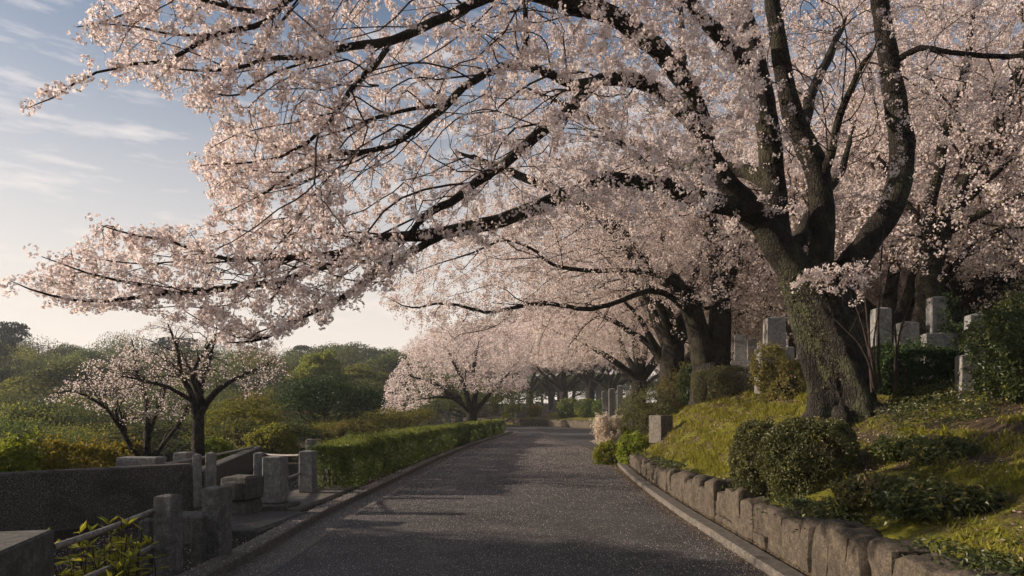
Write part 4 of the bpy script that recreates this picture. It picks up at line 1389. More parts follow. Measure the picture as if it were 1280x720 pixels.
def generic_cherry(seed, loc, rz, label, group=None, h=8.0, R=6.0, trunk_h=1.8, r0=.36, leaders=5, dens=1.0, fsize=.07, name='cherry_tree', bare=0.0, tilt=(.5, 1.05), low=.28, leafy=.1, rough=1.0, clear=1.0):
    """vase-shaped cherry: short trunk, several leaders arching out, crown filled with blossom"""
    T = Tree(seed); rng = T.rng
    base = np.array(loc, float)
    root = empty(name, label, 'tree', base, rz, group)
    O = np.zeros(3)
    tl = rng.normal(0, .12, 2)
    top = np.array((tl[0], tl[1], trunk_h))
    T.limb([(0, 0, -.4), (0, 0, 0), tuple(top * .5 + np.array((.04, -.03, 0))), tuple(top), tuple(top + np.array((0, 0, .25)))], [r0 * 1.5, r0 * 1.25, r0, r0 * 1.0, r0 * .8], .25, .02, False, 14)
    limb_mesh('trunk', [T.limbs[-1]], root, M['bark'], O)
    for i in range(leaders):
        a = 2 * pi * (i + rng.uniform(-.3, .3)) / leaders
        tt = rng.uniform(*tilt)
        if i == 0:
            tt = .15
        L = (h - trunk_h) * rng.uniform(.75, .95) if tt < .4 else R * rng.uniform(.75, .95)
        pts = [top * .75]
        d = np.array((cos(a) * sin(tt), sin(a) * sin(tt), cos(tt)))
        q = top + d * .15
        m = 7
        for k in range(m):
            pts.append(q.copy())
            q = q + d * L / m
            flat = np.array((cos(a), sin(a), .15)) if tt > .4 else np.array((cos(a) * .2, sin(a) * .2, 1))
            d = unit(d + flat * .16 + rng.normal(0, .12, 3))
        rl = r0 * rng.uniform(.5, .68)
        T.limb(pts, list(np.linspace(rl, .03, len(pts)) ** 1.0), .3, .03, True, 9, 2)
        limb_mesh('limb', [T.limbs[-1]], root, M['bark'], O)

    def cloud(n):
        d = rand_unit(rng, n * 3)
        rr = rng.uniform(.12, 1, len(d)) ** (1 / 2.2)
        p = d * rr[:, None] * np.array((R, R, h * (1 - low) * .62)) + np.array((0, 0, h * low + h * (1 - low) * .40))
        p[:, 2] += .12 * h * (p[:, 0] ** 2 + p[:, 1] ** 2) / R ** 2 * -1
        p = p[(p[:, 2] > trunk_h * 1.5 * clear) | (np.hypot(p[:, 0], p[:, 1]) > R * .5) & (p[:, 2] > trunk_h * clear)]
        return p[:n]
    T.colonise(cloud(int(80 * rough)), R * .7, .06, 10, .12, .05, r1=.014)
    T.colonise(cloud(int(300 * rough)), R * .45, .026, 7, .08, .06, twig=True)
    T.colonise(cloud(int(1300 * dens)), R * .3, .011, 5, .05, .05, addnodes=dens > .5, twig=True)
    if dens > .5:
        T.colonise(cloud(int(3600 * dens)), R * .2, .007, 4, .03, .04, addnodes=False, twig=True)
    twig_mesh(T, root, O, nsmall=3)
    bl = blossom_mesh('crown', T, root, .30 * (fsize / .07), 8, fsize, fsize * 2.0, leafy=leafy, far=True)
    print(label, len(bl.data.polygons))
    return root


def trace_cherry(seed, name, label, base_px, limbs, polys, counts, fsize, r_scale=1.0, leafy=.1, spacing=.11, per=7, lens=(3, 2, 1.2, .7)):
    T = Tree(seed); rng = T.rng
    b = P(*base_px); base = np.array((b[0], b[1], gz1(b[0], b[1]) - .1))
    root = empty(name, label, 'tree', base)
    for i, (pts, rad, n) in enumerate(limbs):
        q = poly3(pts)
        if i == 0:
            q = np.vstack([base[None], q]); rad = [rad[0] * 1.3] + list(rad)
        T.limb(q, list(np.array(rad) * r_scale), .2, .02, i > 0, n, 2)
        limb_mesh('trunk' if i == 0 else 'limb', [T.limbs[-1]], root, M['bark'], base)

    def cloud(f):
        return np.vstack([sample_poly(rng, pl, max(3, int(w * f)), y0, y1) for pl, w, y0, y1 in polys])
    for f, ml, r0, K, last in zip(counts, lens, (.035, .018, .01, .006), (10, 8, 6, 4), (0, 0, 0, 1)):
        T.colonise(cloud(f), ml, r0, K, .1, .04, twig=r0 < .03, addnodes=not last)
    twig_mesh(T, root, base, nsmall=3)
    bl = blossom_mesh('crown', T, root, spacing, per, fsize, fsize * 1.9, o=base, leafy=leafy, far=True)
    print(label, len(bl.data.polygons))
    return root


def other_cherries():
    # small open cherry behind the pebble wall, one stout trunk
    trace_cherry(41, 'cherry_tree', 'small open cherry with one stout trunk rising behind the long handrail on the left', (247, 600, 17),
                 [([(247, 570, 17), (247, 540, 17), (248, 512, 17)], [.19, .165, .15], 10),
                  ([(247, 525, 17), (240, 495, 16.9), (228, 470, 16.7), (222, 440, 16.5), (210, 405, 16.3)], [.12, .09, .07, .05, .02], 8),
                  ([(249, 520, 17), (262, 498, 17.1), (285, 478, 17.2), (310, 466, 17.3), (345, 452, 17.5)], [.13, .10, .07, .045, .015], 8),
                  ([(248, 515, 17), (252, 480, 17.4), (262, 450, 17.8), (270, 415, 18)], [.10, .08, .055, .02], 8),
                  ([(240, 500, 16.9), (212, 484, 16.4), (185, 478, 16), (150, 470, 15.7)], [.07, .05, .035, .012], 8),
                  ([(255, 505, 17), (240, 470, 16), (255, 440, 15.4), (280, 410, 15)], [.07, .055, .035, .012], 8)],
                 [([(120, 480), (150, 420), (200, 395), (270, 380), (350, 425), (365, 468), (310, 500), (262, 478), (232, 478), (160, 505)], 60, 14.8, 19)],
                 (1.4, 5, 6, 3), .042, r_scale=.85, leafy=.5, lens=(2.6, 1.5, .9, .55), spacing=.28, per=4)
    # multi-stem cherry left of it
    trace_cherry(42, 'cherry_tree', 'multi stemmed cherry with bronze young leaves leaning left over the pebble dash wall', (183, 605, 19),
                 [([(183, 590, 19), (183, 575, 19)], [.16, .14], 10),
                  ([(183, 580, 19), (184, 545, 19), (183, 505, 19), (172, 470, 19), (165, 425, 18.8)], [.12, .11, .08, .05, .02], 8),
                  ([(180, 582, 19), (165, 560, 18.7), (148, 530, 18.3), (130, 508, 18), (95, 490, 17.6), (62, 492, 17.3)], [.09, .075, .06, .045, .025, .008], 8),
                  ([(187, 580, 19), (200, 560, 19.2), (220, 535, 19.4), (238, 505, 19.7), (250, 470, 20)], [.09, .075, .055, .04, .015], 8),
                  ([(188, 540, 19), (200, 500, 19.2), (215, 465, 19.5)], [.05, .04, .015], 6)],
                 [([(50, 500), (100, 455), (160, 430), (230, 440), (265, 480), (230, 525), (150, 530), (100, 508)], 60, 17, 21)],
                 (1.4, 5, 6, 3), .044, r_scale=.85, leafy=.6, lens=(2.6, 1.6, 1, .6), spacing=.28, per=4)
    # low wide cherry beyond the hedge
    trace_cherry(43, 'cherry_tree', 'low wide cherry in full blossom standing just beyond the far part of the hedge', (590, 528, 44),
                 [([(590, 522, 44), (590, 514, 44)], [.3, .26], 10),
                  ([(588, 518, 44), (576, 505, 44), (560, 492, 43.5), (540, 478, 43), (512, 470, 42.5)], [.18, .15, .12, .09, .03], 7),
                  ([(590, 516, 44), (584, 495, 44), (575, 470, 43.5), (560, 440, 43)], [.18, .15, .11, .03], 7),
                  ([(591, 516, 44), (594, 490, 44.3), (592, 465, 44.5), (598, 430, 45)], [.18, .15, .11, .03], 7),
                  ([(592, 518, 44), (606, 500, 44.5), (622, 482, 45), (640, 462, 45.5)], [.18, .14, .10, .03], 7),
                  ([(588, 516, 44), (570, 500, 42), (550, 496, 41), (520, 500, 40)], [.12, .10, .07, .02], 7)],
                 [([(474, 520), (482, 480), (505, 440), (560, 402), (620, 395), (665, 430), (660, 485), (630, 495), (560, 485), (520, 512)], 100, 40, 48)],
                 (1.2, 4, 8, 6), .10, r_scale=1.1, leafy=.08, lens=(6, 4, 2.6, 1.6), spacing=.24, per=6)
    # right-hand tree behind the great one
    trace_cherry(44, 'cherry_tree', 'slender cherry with a forked grey trunk among the gravestones at the right', (1158, 440, 16.5),
                 [([(1154, 425, 16.5), (1158, 385, 16.5), (1160, 350, 16.5), (1166, 318, 16.5)], [.27, .25, .25, .25], 12),
                  ([(1166, 335, 16.5), (1160, 290, 16.4), (1163, 250, 16.3), (1174, 212, 16.2), (1182, 162, 16), (1198, 122, 15.8), (1212, 60, 15.6), (1220, -20, 15.5)], [.2, .17, .14, .12, .11, .09, .07, .02], 9),
                  ([(1168, 330, 16.5), (1185, 270, 16.6), (1200, 235, 16.7), (1225, 198, 16.8), (1248, 158, 16.9), (1266, 108, 17), (1282, 60, 17), (1300, 0, 17)], [.2, .18, .17, .16, .14, .12, .1, .04], 9),
                  ([(1175, 296, 16.5), (1195, 285, 16.3), (1230, 266, 16), (1270, 246, 15.7), (1320, 225, 15.4)], [.10, .085, .075, .06, .02], 8),
                  ([(1160, 285, 16.4), (1130, 250, 16.8), (1100, 200, 17.2), (1070, 160, 17.6)], [.09, .075, .06, .02], 8)],
                 [([(1010, 330), (1050, 120), (1120, -120), (1420, -120), (1420, 330), (1250, 350), (1120, 345)], 100, 15.2, 21)],
                 (.8, 3, 10, 24), .05, leafy=.1, lens=(4, 2.4, 1.5, .9), spacing=.13, per=7)

    def at(px, Y):
        x = (px - CX) / F * Y
        return (x, Y, gz1(x, Y) - .05)
    # thin dark tree and its neighbours: full, near-ish crowns
    a = generic_cherry(51, at(838, 27), 2.4, 'third cherry down the bank with a thick trunk leaning toward the lane', None, 11, 7.4, 2.4, .45, 7, .95, .066, tilt=(.4, .95), clear=1.35)
    g2 = 'cherries shading the gravestones behind the great one'
    b = generic_cherry(52, at(1112, 19.5), .3, 'dark V forked cherry directly behind the great trunk', g2, 11.5, 7.4, 1.5, .38, 7, .85, .064, tilt=(.3, .9), clear=1.7)
    c = generic_cherry(53, at(662, 92), 0, 'cherry at the left end of the far row, over the two gate blocks', 'far cherries round the bend', 13.5, 9, 2.6, .5, 7, .8, .15, tilt=(.35, .85), low=.36, clear=2.15)
    # further trees reuse the three shapes
    dup(a, at(800, 38), 4.0, 'thin stemmed fourth cherry on the bank left of the thick leaning trunk', None, .92)
    dup(b, at(846, 31), 1.2, 'straight upright cherry stem right of the thick leaning trunk', None, 1.0)
    dup(a, at(1216, 22), 1.0, 'leaning cherry behind the slab at the right', g2, .95)
    for i, (px, Y, r) in enumerate(((1000, 29, 0.2), (1080, 33, 2.1), (1180, 29, 3.3), (1262, 24, 5.0), (930, 37, 1.4), (1250, 36, 4.2), (1010, 48, 2.7), (890, 50, 5.1), (1340, 30, 1.0), (1310, 23, 2.0))):
        dup((a, b)[i % 2], at(px, Y), r, 'cherry in the massed blossom at the back right, its trunk among the shaded gravestones', 'massed cherries at the back right', 1.0 + .1 * (i % 3))
    for px, Y, r, s, lab in ((704, 84, 1.0, 1.0, 'far cherry whose trunk stands behind the first clipped dome'), (737, 80, 2.2, 1.05, 'far cherry with three heavy stems behind the second clipped dome'),
                             (764, 76, 3.6, .9, 'far cherry spreading a long low limb to the right, behind the third clipped dome'), (620, 100, 4.4, 1.0, 'far cherry at the end of the hedge behind the low wide one'),
                             (690, 112, 5.2, 1.1, 'far cherry rising behind the row at the bend'), (800, 72, .4, 1.0, 'far cherry over the fourth clipped dome'), (560, 112, 2.9, 1.0, 'far cherry left of the hedge end, beyond the low wide one'), (840, 72, 3.1, 1.1, 'far cherry behind the thick leaning trunk')):
        dup(c, at(px, Y), r, lab, 'far cherries round the bend', s)


def saplings():
    rng = np.random.default_rng(91)
    x, y = (1098 - CX) / F * 10.6, 10.6
    base = np.array((x, y, gz1(x, y) - .05))
    root = empty('sapling_clump', 'clump of thin bare red brown shoots standing right of the great trunk', 'sapling', base)
    for i, (b, m, t) in enumerate((((1090, 490), (1084, 430), (1066, 372)), ((1094, 490), (1086, 420), (1078, 340)), ((1097, 488), (1092, 440), (1100, 370)), ((1100, 485), (1098, 400), (1106, 250)), ((1094, 490), (1080, 440), (1040, 395)), ((1118, 490), (1120, 430), (1116, 380)), ((1119, 488), (1124, 420), (1140, 370)))):
        p, r = resample(np.array([P(*b, 10.6), P(*m, 10.55 + .1 * rng.normal()), P(*t, 10.5 + .2 * rng.normal())]), .1, .008, rng, [.024 if i != 5 else .04, .017, .005])
        mb = MB()
        tubes(mb, (p - base)[None], r[None], 6)
        for k in range(4):
            j = rng.integers(len(p) // 3, len(p) - 2)
            d = unit(np.array((rng.normal(), rng.normal(), 1.2)))
            q = p[j] + d * np.linspace(0, rng.uniform(.2, .5), 5)[:, None]
            tubes(mb, (q - base)[None], np.linspace(.006, .002, 5)[None], 4)
        mb.build('shoot', M['twig'], root, smooth=True)


# ------------------------------------------------------------------ woods across the valley
def wood_tree(kind, seed, loc, rz, label, group, h, R):
    rng = np.random.default_rng(seed)
    name = {'broad': 'evergreen_tree', 'round': 'evergreen_tree', 'spring': 'leafing_tree', 'pine': 'pine_tree', 'bare': 'bare_tree'}[kind]
    root = empty(name, label, 'tree', loc, rz, group)
    mb = MB()
    tr = .035 * h
    t = np.linspace(0, 1, 8)
    spine = np.c_[.04 * h * np.sin(t * 3 + seed), .03 * h * np.sin(t * 4), h * .92 * t - .3]
    tubes(mb, spine[None], np.linspace(tr, tr * .15, 8)[None], 9)
    mb.build('trunk', M['bark_wood'], root, smooth=True)
    C, N = [], []
    pts, rr = [], []
    nl = {'round': 40, 'broad': 26, 'spring': 34, 'pine': 15, 'bare': 30}[kind]
    for i in range(nl):
        f = (i + .5) / nl
        if kind == 'pine':
            zc = h * (.35 + .62 * f); rad = R * (1.05 - .75 * f) * rng.uniform(.6, 1)
            a = rng.uniform(0, 2 * pi)
            c = np.array((cos(a) * rad * .7, sin(a) * rad * .7, zc)); r = np.array((1.0, 1.0, .32)) * R * rng.uniform(.32, .5)
            m = 340
        else:
            d = rand_unit(rng, 1)[0]
            d[2] = abs(d[2]) * 1.2 - .35
            c = np.array((0, 0, h * .56)) + d * np.array((R, R, h * .40)) * rng.uniform(.55, .8)
            r = np.array((1, 1, .8)) * R * (rng.uniform(.26, .42) if kind in ('broad', 'round') else rng.uniform(.2, .34))
            m = {'round': 330, 'broad': 330, 'spring': 190, 'bare': 50}[kind]
        u = rand_unit(rng, m)
        u[:, 2] = np.where(rng.random(m) < .75, np.abs(u[:, 2]), u[:, 2])
        q = c + u * r * (rng.uniform(.55, 1.08, m) ** .7)[:, None]
        C.append(q); N.append(u)
        st = spine[min(7, max(2, int((c[2] / h) * 6)))]
        tt = np.linspace(0, 1, 5)[:, None]
        pts.append(st + (c - st) * tt + np.array((0, 0, -.05 * h)) * np.sin(pi * tt)); rr.append(np.linspace(tr * .35, tr * .06, 5))
        if kind in ('bare', 'spring'):
            for _ in range(6 if kind == 'bare' else 3):
                e = c + rand_unit(rng, 1)[0] * r
                b0 = pts[-1][3] if _ < 3 or kind == 'spring' else c
                pts.append(b0 + (e - b0) * tt); rr.append(np.linspace(tr * .08, tr * .02, 5))
    mb = MB()
    tubes(mb, np.array(pts), np.array(rr), 5)
    mb.build('branches', M['bark_wood'], root, smooth=True)
    C, N = np.vstack(C), np.vstack(N)
    lf = {'round': .03, 'broad': .034, 'spring': .030, 'pine': .030, 'bare': .028}[kind] * h
    V, Q = leaves(C, unit(N * .5 + rand_unit(rng, len(C)) * .8 + np.array((0, 0, .3))), lf, lf * .6, rng)
    mesh_obj('crown', V, Q, M[{'round': 'leaf_dark', 'broad': 'leaf_wood', 'spring': 'leaf_spring', 'pine': 'leaf_pine', 'bare': 'leaf_russet'}[kind]], root, np.repeat(rng.beta(2, 2, len(C)), 4))
    return root


def build_woods():
    protos = {}

    def tree(kind, px, top, Y, wpx, label, group=None, var=0, rz=0.0):
        x = (px - CX) / F * Y
        z = gz1(x, Y) - .2
        h = max(H - (top - CY) / F * Y - z, 1.5)
        R = wpx / F * Y / 2
        key = (kind, var)
        if key not in protos:
            protos[key] = (wood_tree(kind, 300 + 17 * var + len(kind), (x, Y, z), rz, label, group, h, R), h, R)
            return
        p, h0, R0 = protos[key]
        dup(p, (x, Y, z), rz, label, group, (R / R0, R / R0, h / h0))
    # ones that can be told apart
    tree('round', 408, 466, 33, 138, 'round dark evergreen behind the near end of the hedge', None, 0)
    tree('spring', 400, 424, 75, 78, 'tall pale green leafing tree rising above the round dark evergreen', None, 0)
    tree('bare', 322, 480, 36, 110, 'russet twiggy tree just left of the round dark evergreen', None, 0)
    tree('pine', 8, 402, 120, 90, 'dark layered pine at the top of the slope on the left edge', None, 0)
    tree('broad', 100, 446, 70, 150, 'broad crown with sunlit olive top below the skyline at the left', None, 1)
    tree('bare', 28, 520, 27, 110, 'thinly leaved twiggy tree low at the left edge above the pebble dash wall', None, 1)
    for i, (px, top, Y, w) in enumerate(((650, 474, 118, 90), (700, 468, 122, 100), (745, 470, 112, 80), (600, 476, 125, 80), (790, 465, 118, 90), (840, 460, 105, 80), (640, 462, 150, 110), (720, 458, 155, 120), (560, 474, 130, 80), (675, 470, 135, 90), (770, 468, 130, 90))):
        tree('broad', px, top, Y, w, 'dark evergreen closing the view beyond the bend, under the far cherries', 'evergreens beyond the bend', i % 2, i * 1.3)
    rng = np.random.default_rng(123)
    g = 'trees of the wooded slope across the valley'
    # yellow shrubs just over the wall
    for i, (px, bot, Y, w, top, mat, lab) in enumerate(((100, 590, 16.5, 105, 556, 'leaf_yellow', 'golden yellow bush over the top of the pebble dash wall'), (14, 592, 15, 50, 554, 'leaf_bright', 'bright yellow green bush at the left edge over the pebble dash wall'),
                                                       (148, 575, 19, 50, 557, 'leaf_yellow', 'smaller yellow bush at the foot of the multi stemmed cherry'), (300, 560, 24, 90, 505, 'leaf_spring', 'soft green bush right of the stout cherry trunk'), (340, 560, 22, 50, 530, 'leaf_spring', 'low green bush beneath the round dark evergreen'),
                                                       (268, 575, 20, 36, 548, 'leaf_bright', 'fresh green bush beside the stout cherry trunk'), (440, 560, 30, 60, 528, 'leaf_russet', 'brown twiggy bush under the right side of the round evergreen'))):
        x = (px - CX) / F * Y
        w *= Y / F
        z = gz1(x, Y)
        bush('yellow_bush' if 'yellow' in mat else 'green_bush', lab, 'bush', (x, Y, z), (w, w, H - (top - CY) / F * Y - z), 4200, .075, M[mat], 400 + i, lobes=9, spiky=.10)
    # unseen evergreens added beyond the left edge of the view that keep the low sun off the foreground
    for x, y, h, r in ((-13.5, 8.6, 6.3, 2.8), (-16.8, 12.8, 6.8, 3.0), (-21, 17.5, 7.2, 3.2)):
        p, h0, R0 = protos[('broad', 1)]
        z = gz1(x, y) - .2
        dup(p, (x, y, z), x, 'unseen evergreen tree added left of the corner pillar to shade the foreground', 'evergreens added out of view for shade', (r / R0, r / R0, h / h0))
    for Y, cnt, t0, t1, wm in ((30, 6, 520, 545, 6), (42, 9, 492, 520, 7), (58, 11, 468, 495, 8.5), (80, 13, 446, 468, 10), (110, 15, 430, 446, 12), (150, 18, 420, 438, 15)):
        for i in range(cnt):
            px = -40 + (i + rng.uniform(.15, .85)) * 660 / cnt
            if Y < 50 and px > 540:
                continue
            YY = Y * rng.uniform(.92, 1.1)
            k = rng.choice(['broad', 'broad', 'broad', 'spring', 'bare'], p=[.3, .2, .2, .22, .08]) if Y < 140 else rng.choice(['broad', 'bare', 'pine'], p=[.5, .35, .15])
            kinds = {'broad': 'dark evergreen', 'spring': 'pale green leafing tree', 'bare': 'brown twiggy tree', 'pine': 'dark pine'}
            dist = 'low in the valley' if Y < 50 else 'halfway up the far slope' if Y < 100 else 'on the far skyline'
            w = wm * rng.uniform(.8, 1.25) / YY * F
            lift = max(0, 130 - px) * .13 if Y > 100 else 0
            tree(str(k), px, rng.uniform(t0, t1) - lift, YY, w, kinds[str(k)] + ' ' + dist + ' of the wooded valley', kinds[str(k)] + 's ' + dist, int(rng.integers(0, 2)), rng.uniform(0, 6.28))


# ------------------------------------------------------------------ scatter
def scatter_grass():
    rng = np.random.default_rng(61)
    n = 320000
    Y = rng.uniform(3.4, 24, n)
    d = rng.uniform(.62, 6.5, n)
    x = np.interp(Y, REs[:, 1], REs[:, 0]) + d
    keep = (rng.random(n) < np.clip(9 / Y, .25, 1)) & ((x - .0) / Y < .80)
    x, Y, d = x[keep], Y[keep], d[keep]
    z = gz(x, Y)
    thin = fbm(x, Y, 1.5, 31) + fbm(x, Y, .4, 35) * .8
    ridge = np.sin((x * 2.4 - Y * .45 + z * 5) * 2.3 + 3 * fbm(x, Y, 2.2, 37))
    thin = thin + .20 * ridge
    keep = thin > .05 + .22 * (rng.random(len(x)) - .5) + .18 * np.clip((x - 4.6) / 2, 0, 1) * (Y < 14)
    x, Y, z = x[keep], Y[keep], z[keep]
    m = len(x)
    hh = rng.uniform(.02, .06, m) * np.where(rng.random(m) < .08, 2.0, 1.0) * np.clip(Y / 8, .8, 1.3)
    a = rng.uniform(0, 2 * pi, m)
    w = hh * .16
    lean = np.c_[np.cos(a), np.sin(a), np.zeros(m)] * (hh * rng.uniform(.3, 1.2, m))[:, None]
    b = np.c_[x, Y, z - .005]
    s = np.c_[-np.sin(a), np.cos(a), np.zeros(m)] * w[:, None]
    V = np.stack([b - s, b + s, b + lean + np.c_[np.zeros(m), np.zeros(m), hh]], 1).reshape(-1, 3)
    tint = np.clip(rng.beta(2, 2, m) * .7 + .45 * (fbm(x, Y, .9, 41) + .2) + .1, 0, 1)
    o = mesh_obj('grass', V, np.arange(3 * m).reshape(-1, 3), M['grass'], None, np.repeat(tint, 3))
    tag(o, 'short yellow green grass and moss on the bank', 'grass', kind='stuff')


def scatter_flat(name, label, mat, n, pick, size, seed, lift=.006, flat=.35):
    rng = np.random.default_rng(seed)
    x, y, z = pick(rng, n)
    C = np.c_[x, y, z + lift]
    N = unit(np.array((0, 0, 1.0)) + rng.normal(0, flat, (len(x), 3)))
    s = size * np.clip(y / 9, .85, 3.5) ** .55
    V, Q = leaves(C, N, s, s * .75, rng)
    o = mesh_obj(name, V, Q, mat, None, np.repeat(rng.random(len(x)), 4))
    tag(o, label, name.replace('_', ' '), kind='stuff')


def build_scatter():
    def on_road(rng, n):
        y = 4.5 + 60 * rng.random(n) ** 1.9
        u = np.where(rng.random(n) < .3, rng.beta(.35, .5, n), rng.beta(.9, 1.1, n))
        l = np.interp(y, LEs[:70, 1], LEs[:70, 0]); r = np.interp(y, REs[:66, 1], REs[:66, 0])
        x = l + (r - l) * u
        k = (fbm(x * 2.2, y * .7, 2.5, 71) + .5 > rng.random(n) * .9)
        x, y, u = x[k], y[k], u[k]
        return x, y, .03 * 4 * u * (1 - u) + .004
    scatter_flat('fallen_petals', 'pale cherry petals scattered over the lane', M['fallen'], 150000, on_road, .0122, 62)

    def on_verge(rng, n):
        y = 4.5 + 14 * rng.random(n) ** 1.4
        d = rng.uniform(-.02, 2.2, n) ** 1.0
        l = np.interp(y, LEs[:70, 1], LEs[:70, 0])
        x = l - d
        z = gz(x, y)
        z = np.where(d < .23, .112, z)
        return x, y, z
    scatter_flat('verge_petals', 'pale petals and dry bits on the kerb and dark soil at the left', M['fallen'], 9000, on_verge, .016, 63)

    # leafy ground cover in patches on the shaded side of the bank
    rng = np.random.default_rng(67)
    n = 60000
    y = rng.uniform(3.8, 11.5, n); x = rng.uniform(2.9, 8.6, n)
    r = np.interp(y, REs[:, 1], REs[:, 0])
    den = fbm(x, y, 1.1, 91) + .5 * fbm(x, y, .35, 93)
    k = (x / y < .8) & (x - r > .75) & (x > 3.0 + .16 * (y - 4)) & (den > .09 - .1 * np.clip(1.5 - (x - r), 0, 1) + .12 * rng.random(n)) & ((x / y > .47) | (y < 7.2))
    x, y, den = x[k], y[k], den[k]
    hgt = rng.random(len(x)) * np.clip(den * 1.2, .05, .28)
    C = np.c_[x, y, gz(x, y) + hgt]
    # sprigs and small ferns spilling over the top of the stone wall
    m = 16000
    y2 = rng.uniform(4, 21, m)
    k = fbm(y2 * 1.0, y2 * 0, .8, 97) + .3 * (rng.random(m) - .5) > .06
    y2 = y2[k]
    r2 = np.interp(y2, REs[:, 1], REs[:, 0])
    d2 = .72 - np.abs(rng.normal(0, .17, len(y2)))
    z2 = np.interp(y2, WY, WZ) + rng.uniform(-.02, .09, len(y2)) - np.clip(.42 - d2, 0, 1) * .8
    C = np.vstack([C, np.c_[r2 + d2, y2, z2]])
    x = C[:, 0]; hgt = np.concatenate([hgt, rng.random(len(y2)) * .2])
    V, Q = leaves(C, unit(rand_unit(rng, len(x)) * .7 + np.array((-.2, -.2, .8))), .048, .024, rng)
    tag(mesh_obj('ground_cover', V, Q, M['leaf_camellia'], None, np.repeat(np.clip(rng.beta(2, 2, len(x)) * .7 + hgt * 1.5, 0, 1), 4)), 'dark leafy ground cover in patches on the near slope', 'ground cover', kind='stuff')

    def on_bank(rng, n):
        y = 3.6 + 18 * rng.random(n) ** 1.3
        r = np.interp(y, REs[:, 1], REs[:, 0])
        d = .65 + 6 * rng.random(n)
        x = r + d
        k = (x / y < .8) & (fbm(x, y, 1.4, 81) + .35 > rng.random(n) * .8)
        x, y = x[k], y[k]
        return x, y, gz(x, y)
    def on_kerb(rng, n):
        y = 4 + 23 * rng.random(n) ** 1.3
        d = np.where(rng.random(n) < .5, .22 + np.abs(rng.normal(0, .035, n)), -np.abs(rng.normal(0, .10, n)))
        return np.interp(y, REs[:, 1], REs[:, 0]) + d, y, np.where(d > 0, .095, .006)
    scatter_flat('kerb_litter', 'dry leaves and grit gathered along the right kerb', M['litter'], 9000, on_kerb, .02, 69, .006, .5)
    scatter_flat('leaf_litter', 'dry brown leaves lying in the moss of the bank', M['litter'], 42000, on_bank, .034, 64, .02, .6)
    scatter_flat('bank_petals', 'pale petals lying in the moss of the bank', M['fallen'], 7000, on_bank, .018, 65, .03, .5)


# ------------------------------------------------------------------ light, sky, camera
SKY, EXPO = .067, .8
SUN_AZ, SUN_EL = 83.0, 16.5        # degrees to the left of the view, height above the horizon


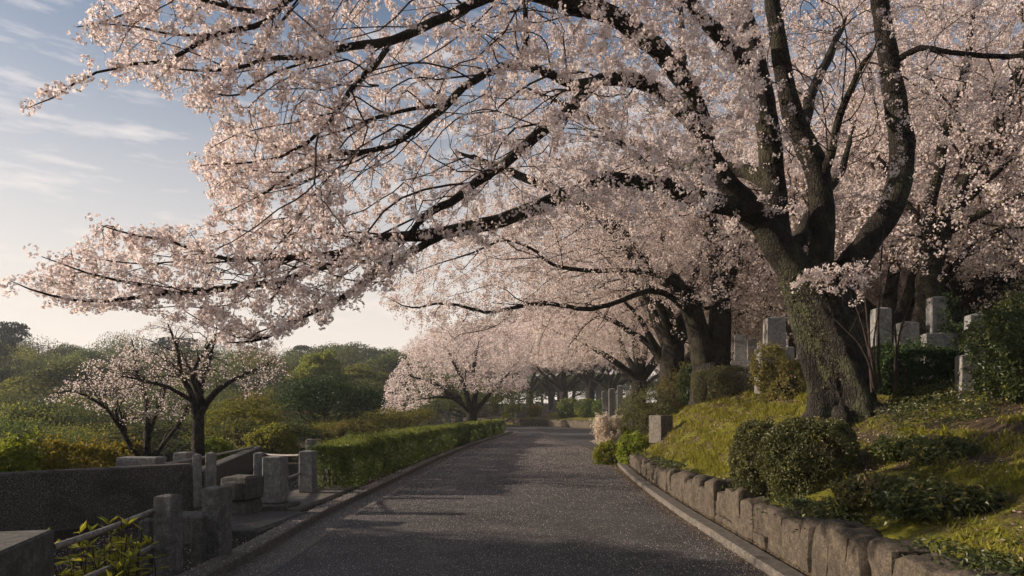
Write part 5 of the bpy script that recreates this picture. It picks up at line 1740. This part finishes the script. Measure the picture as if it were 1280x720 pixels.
def build_world():
    w = bpy.data.worlds.new('World')
    SC.world = w
    w.use_nodes = True
    t = w.node_tree
    t.nodes.clear()
    out = t.nodes.new('ShaderNodeOutputWorld')
    bg = t.nodes.new('ShaderNodeBackground')
    sky = t.nodes.new('ShaderNodeTexSky')
    sky.sky_type = 'NISHITA'
    sky.sun_disc = False
    sky.sun_elevation = radians(SUN_EL)
    sky.sun_rotation = radians(-SUN_AZ)
    sky.air_density = 1.0
    sky.dust_density = 1.8
    sky.ozone_density = 1.6
    # thin cloud wisps low in the sky
    co = t.nodes.new('ShaderNodeTexCoord')
    mp = t.nodes.new('ShaderNodeMapping')
    mp.inputs['Scale'].default_value = (5, 5, 26)
    t.links.new(co.outputs['Generated'], mp.inputs[0])
    nz = t.nodes.new('ShaderNodeTexNoise')
    nz.inputs['Scale'].default_value = 1.9
    nz.inputs['Detail'].default_value = 8
    nz.inputs['Roughness'].default_value = .58
    t.links.new(mp.outputs[0], nz.inputs['Vector'])
    rp = t.nodes.new('ShaderNodeValToRGB')
    rp.color_ramp.elements[0].position = .51
    rp.color_ramp.elements[0].color = (0, 0, 0, 1)
    rp.color_ramp.elements[1].position = .74
    rp.color_ramp.elements[1].color = (.6, .6, .6, 1)
    t.links.new(nz.outputs['Fac'], rp.inputs[0])
    mx = t.nodes.new('ShaderNodeMix')
    mx.data_type = 'RGBA'
    t.links.new(rp.outputs[0], mx.inputs['Factor'])
    t.links.new(sky.outputs[0], mx.inputs[6])
    mx.inputs[7].default_value = (9.5, 8.6, 8.2, 1)
    # warm veil of thin cloud towards the horizon
    sx = t.nodes.new('ShaderNodeSeparateXYZ')
    t.links.new(co.outputs['Generated'], sx.inputs[0])
    mr = t.nodes.new('ShaderNodeMapRange')
    mr.interpolation_type = 'SMOOTHSTEP'
    for k, v in zip(range(1, 5), (-.02, .52, .9, 0)):
        mr.inputs[k].default_value = v
    t.links.new(sx.outputs[2], mr.inputs[0])
    m2 = t.nodes.new('ShaderNodeMix')
    m2.data_type = 'RGBA'
    t.links.new(mr.outputs[0], m2.inputs['Factor'])
    t.links.new(mx.outputs[2], m2.inputs[6])
    m2.inputs[7].default_value = (9.3, 8.1, 7.1, 1)
    t.links.new(m2.outputs[2], bg.inputs[0])
    bg.inputs[1].default_value = SKY
    t.links.new(bg.outputs[0], out.inputs[0])
    L = bpy.data.lights.new('sun', 'SUN')
    L.energy = 5.0
    L.angle = radians(.6)
    L.color = (1, .83, .66)
    o = bpy.data.objects.new('sun', L)
    COL.objects.link(o)
    from mathutils import Vector
    az, el = radians(SUN_AZ), radians(SUN_EL)
    d = Vector((-sin(az) * cos(el), cos(az) * cos(el), sin(el)))
    o.rotation_euler = d.to_track_quat('Z', 'Y').to_euler()
    o.location = d * 60


def build_camera():
    c = bpy.data.cameras.new('camera')
    o = bpy.data.objects.new('camera', c)
    COL.objects.link(o)
    o.location = (0, 0, H)
    o.rotation_euler = (radians(90), 0, 0)
    c.sensor_width = 36
    c.lens = 36 * F / 1280
    c.shift_y = (CY - 360) / 1280
    c.clip_start = .05
    c.clip_end = 4000
    SC.camera = o
    SC.view_settings.view_transform = 'Standard'
    SC.view_settings.look = 'None'
    SC.view_settings.exposure = EXPO
    SC.view_settings.gamma = 1
    SC.view_settings.use_curve_mapping = False
    cy = SC.cycles
    cy.max_bounces = 12
    cy.diffuse_bounces = 7
    cy.glossy_bounces = 2
    cy.transmission_bounces = 8
    cy.transparent_max_bounces = 4
    cy.sample_clamp_indirect = 6
    cy.use_denoising = True
    cy.use_adaptive_sampling = True
    cy.adaptive_threshold = .02


def build_haze():
    mb = MB()
    V = [(x, y, z) for z in (-9, 60) for y in (-60, 520) for x in (-330, 320)]
    mb.add(V, [(0, 2, 3, 1), (4, 5, 7, 6), (0, 1, 5, 4), (1, 3, 7, 5), (3, 2, 6, 7), (2, 0, 4, 6)])
    m = bpy.data.materials.new('haze')
    m.use_nodes = True
    t = m.node_tree
    t.nodes.clear()
    o = t.nodes.new('ShaderNodeOutputMaterial')
    v = t.nodes.new('ShaderNodeVolumePrincipled')
    v.inputs['Color'].default_value = (.86, .90, .98, 1)
    v.inputs['Density'].default_value = .0005
    v.inputs['Anisotropy'].default_value = .1
    t.links.new(v.outputs[0], o.inputs['Volume'])
    tag(mb.build('haze', m), 'thin morning haze over the valley', kind='stuff')


SC.render.engine = 'CYCLES'
make_mats()
build_ground()
build_retaining_wall()
build_left_props()
build_graves()
build_shrubs()
build_hedge()
great_cherry()
second_cherries()
other_cherries()
saplings()
build_woods()
scatter_grass()
build_scatter()
build_haze()
build_world()
build_camera()
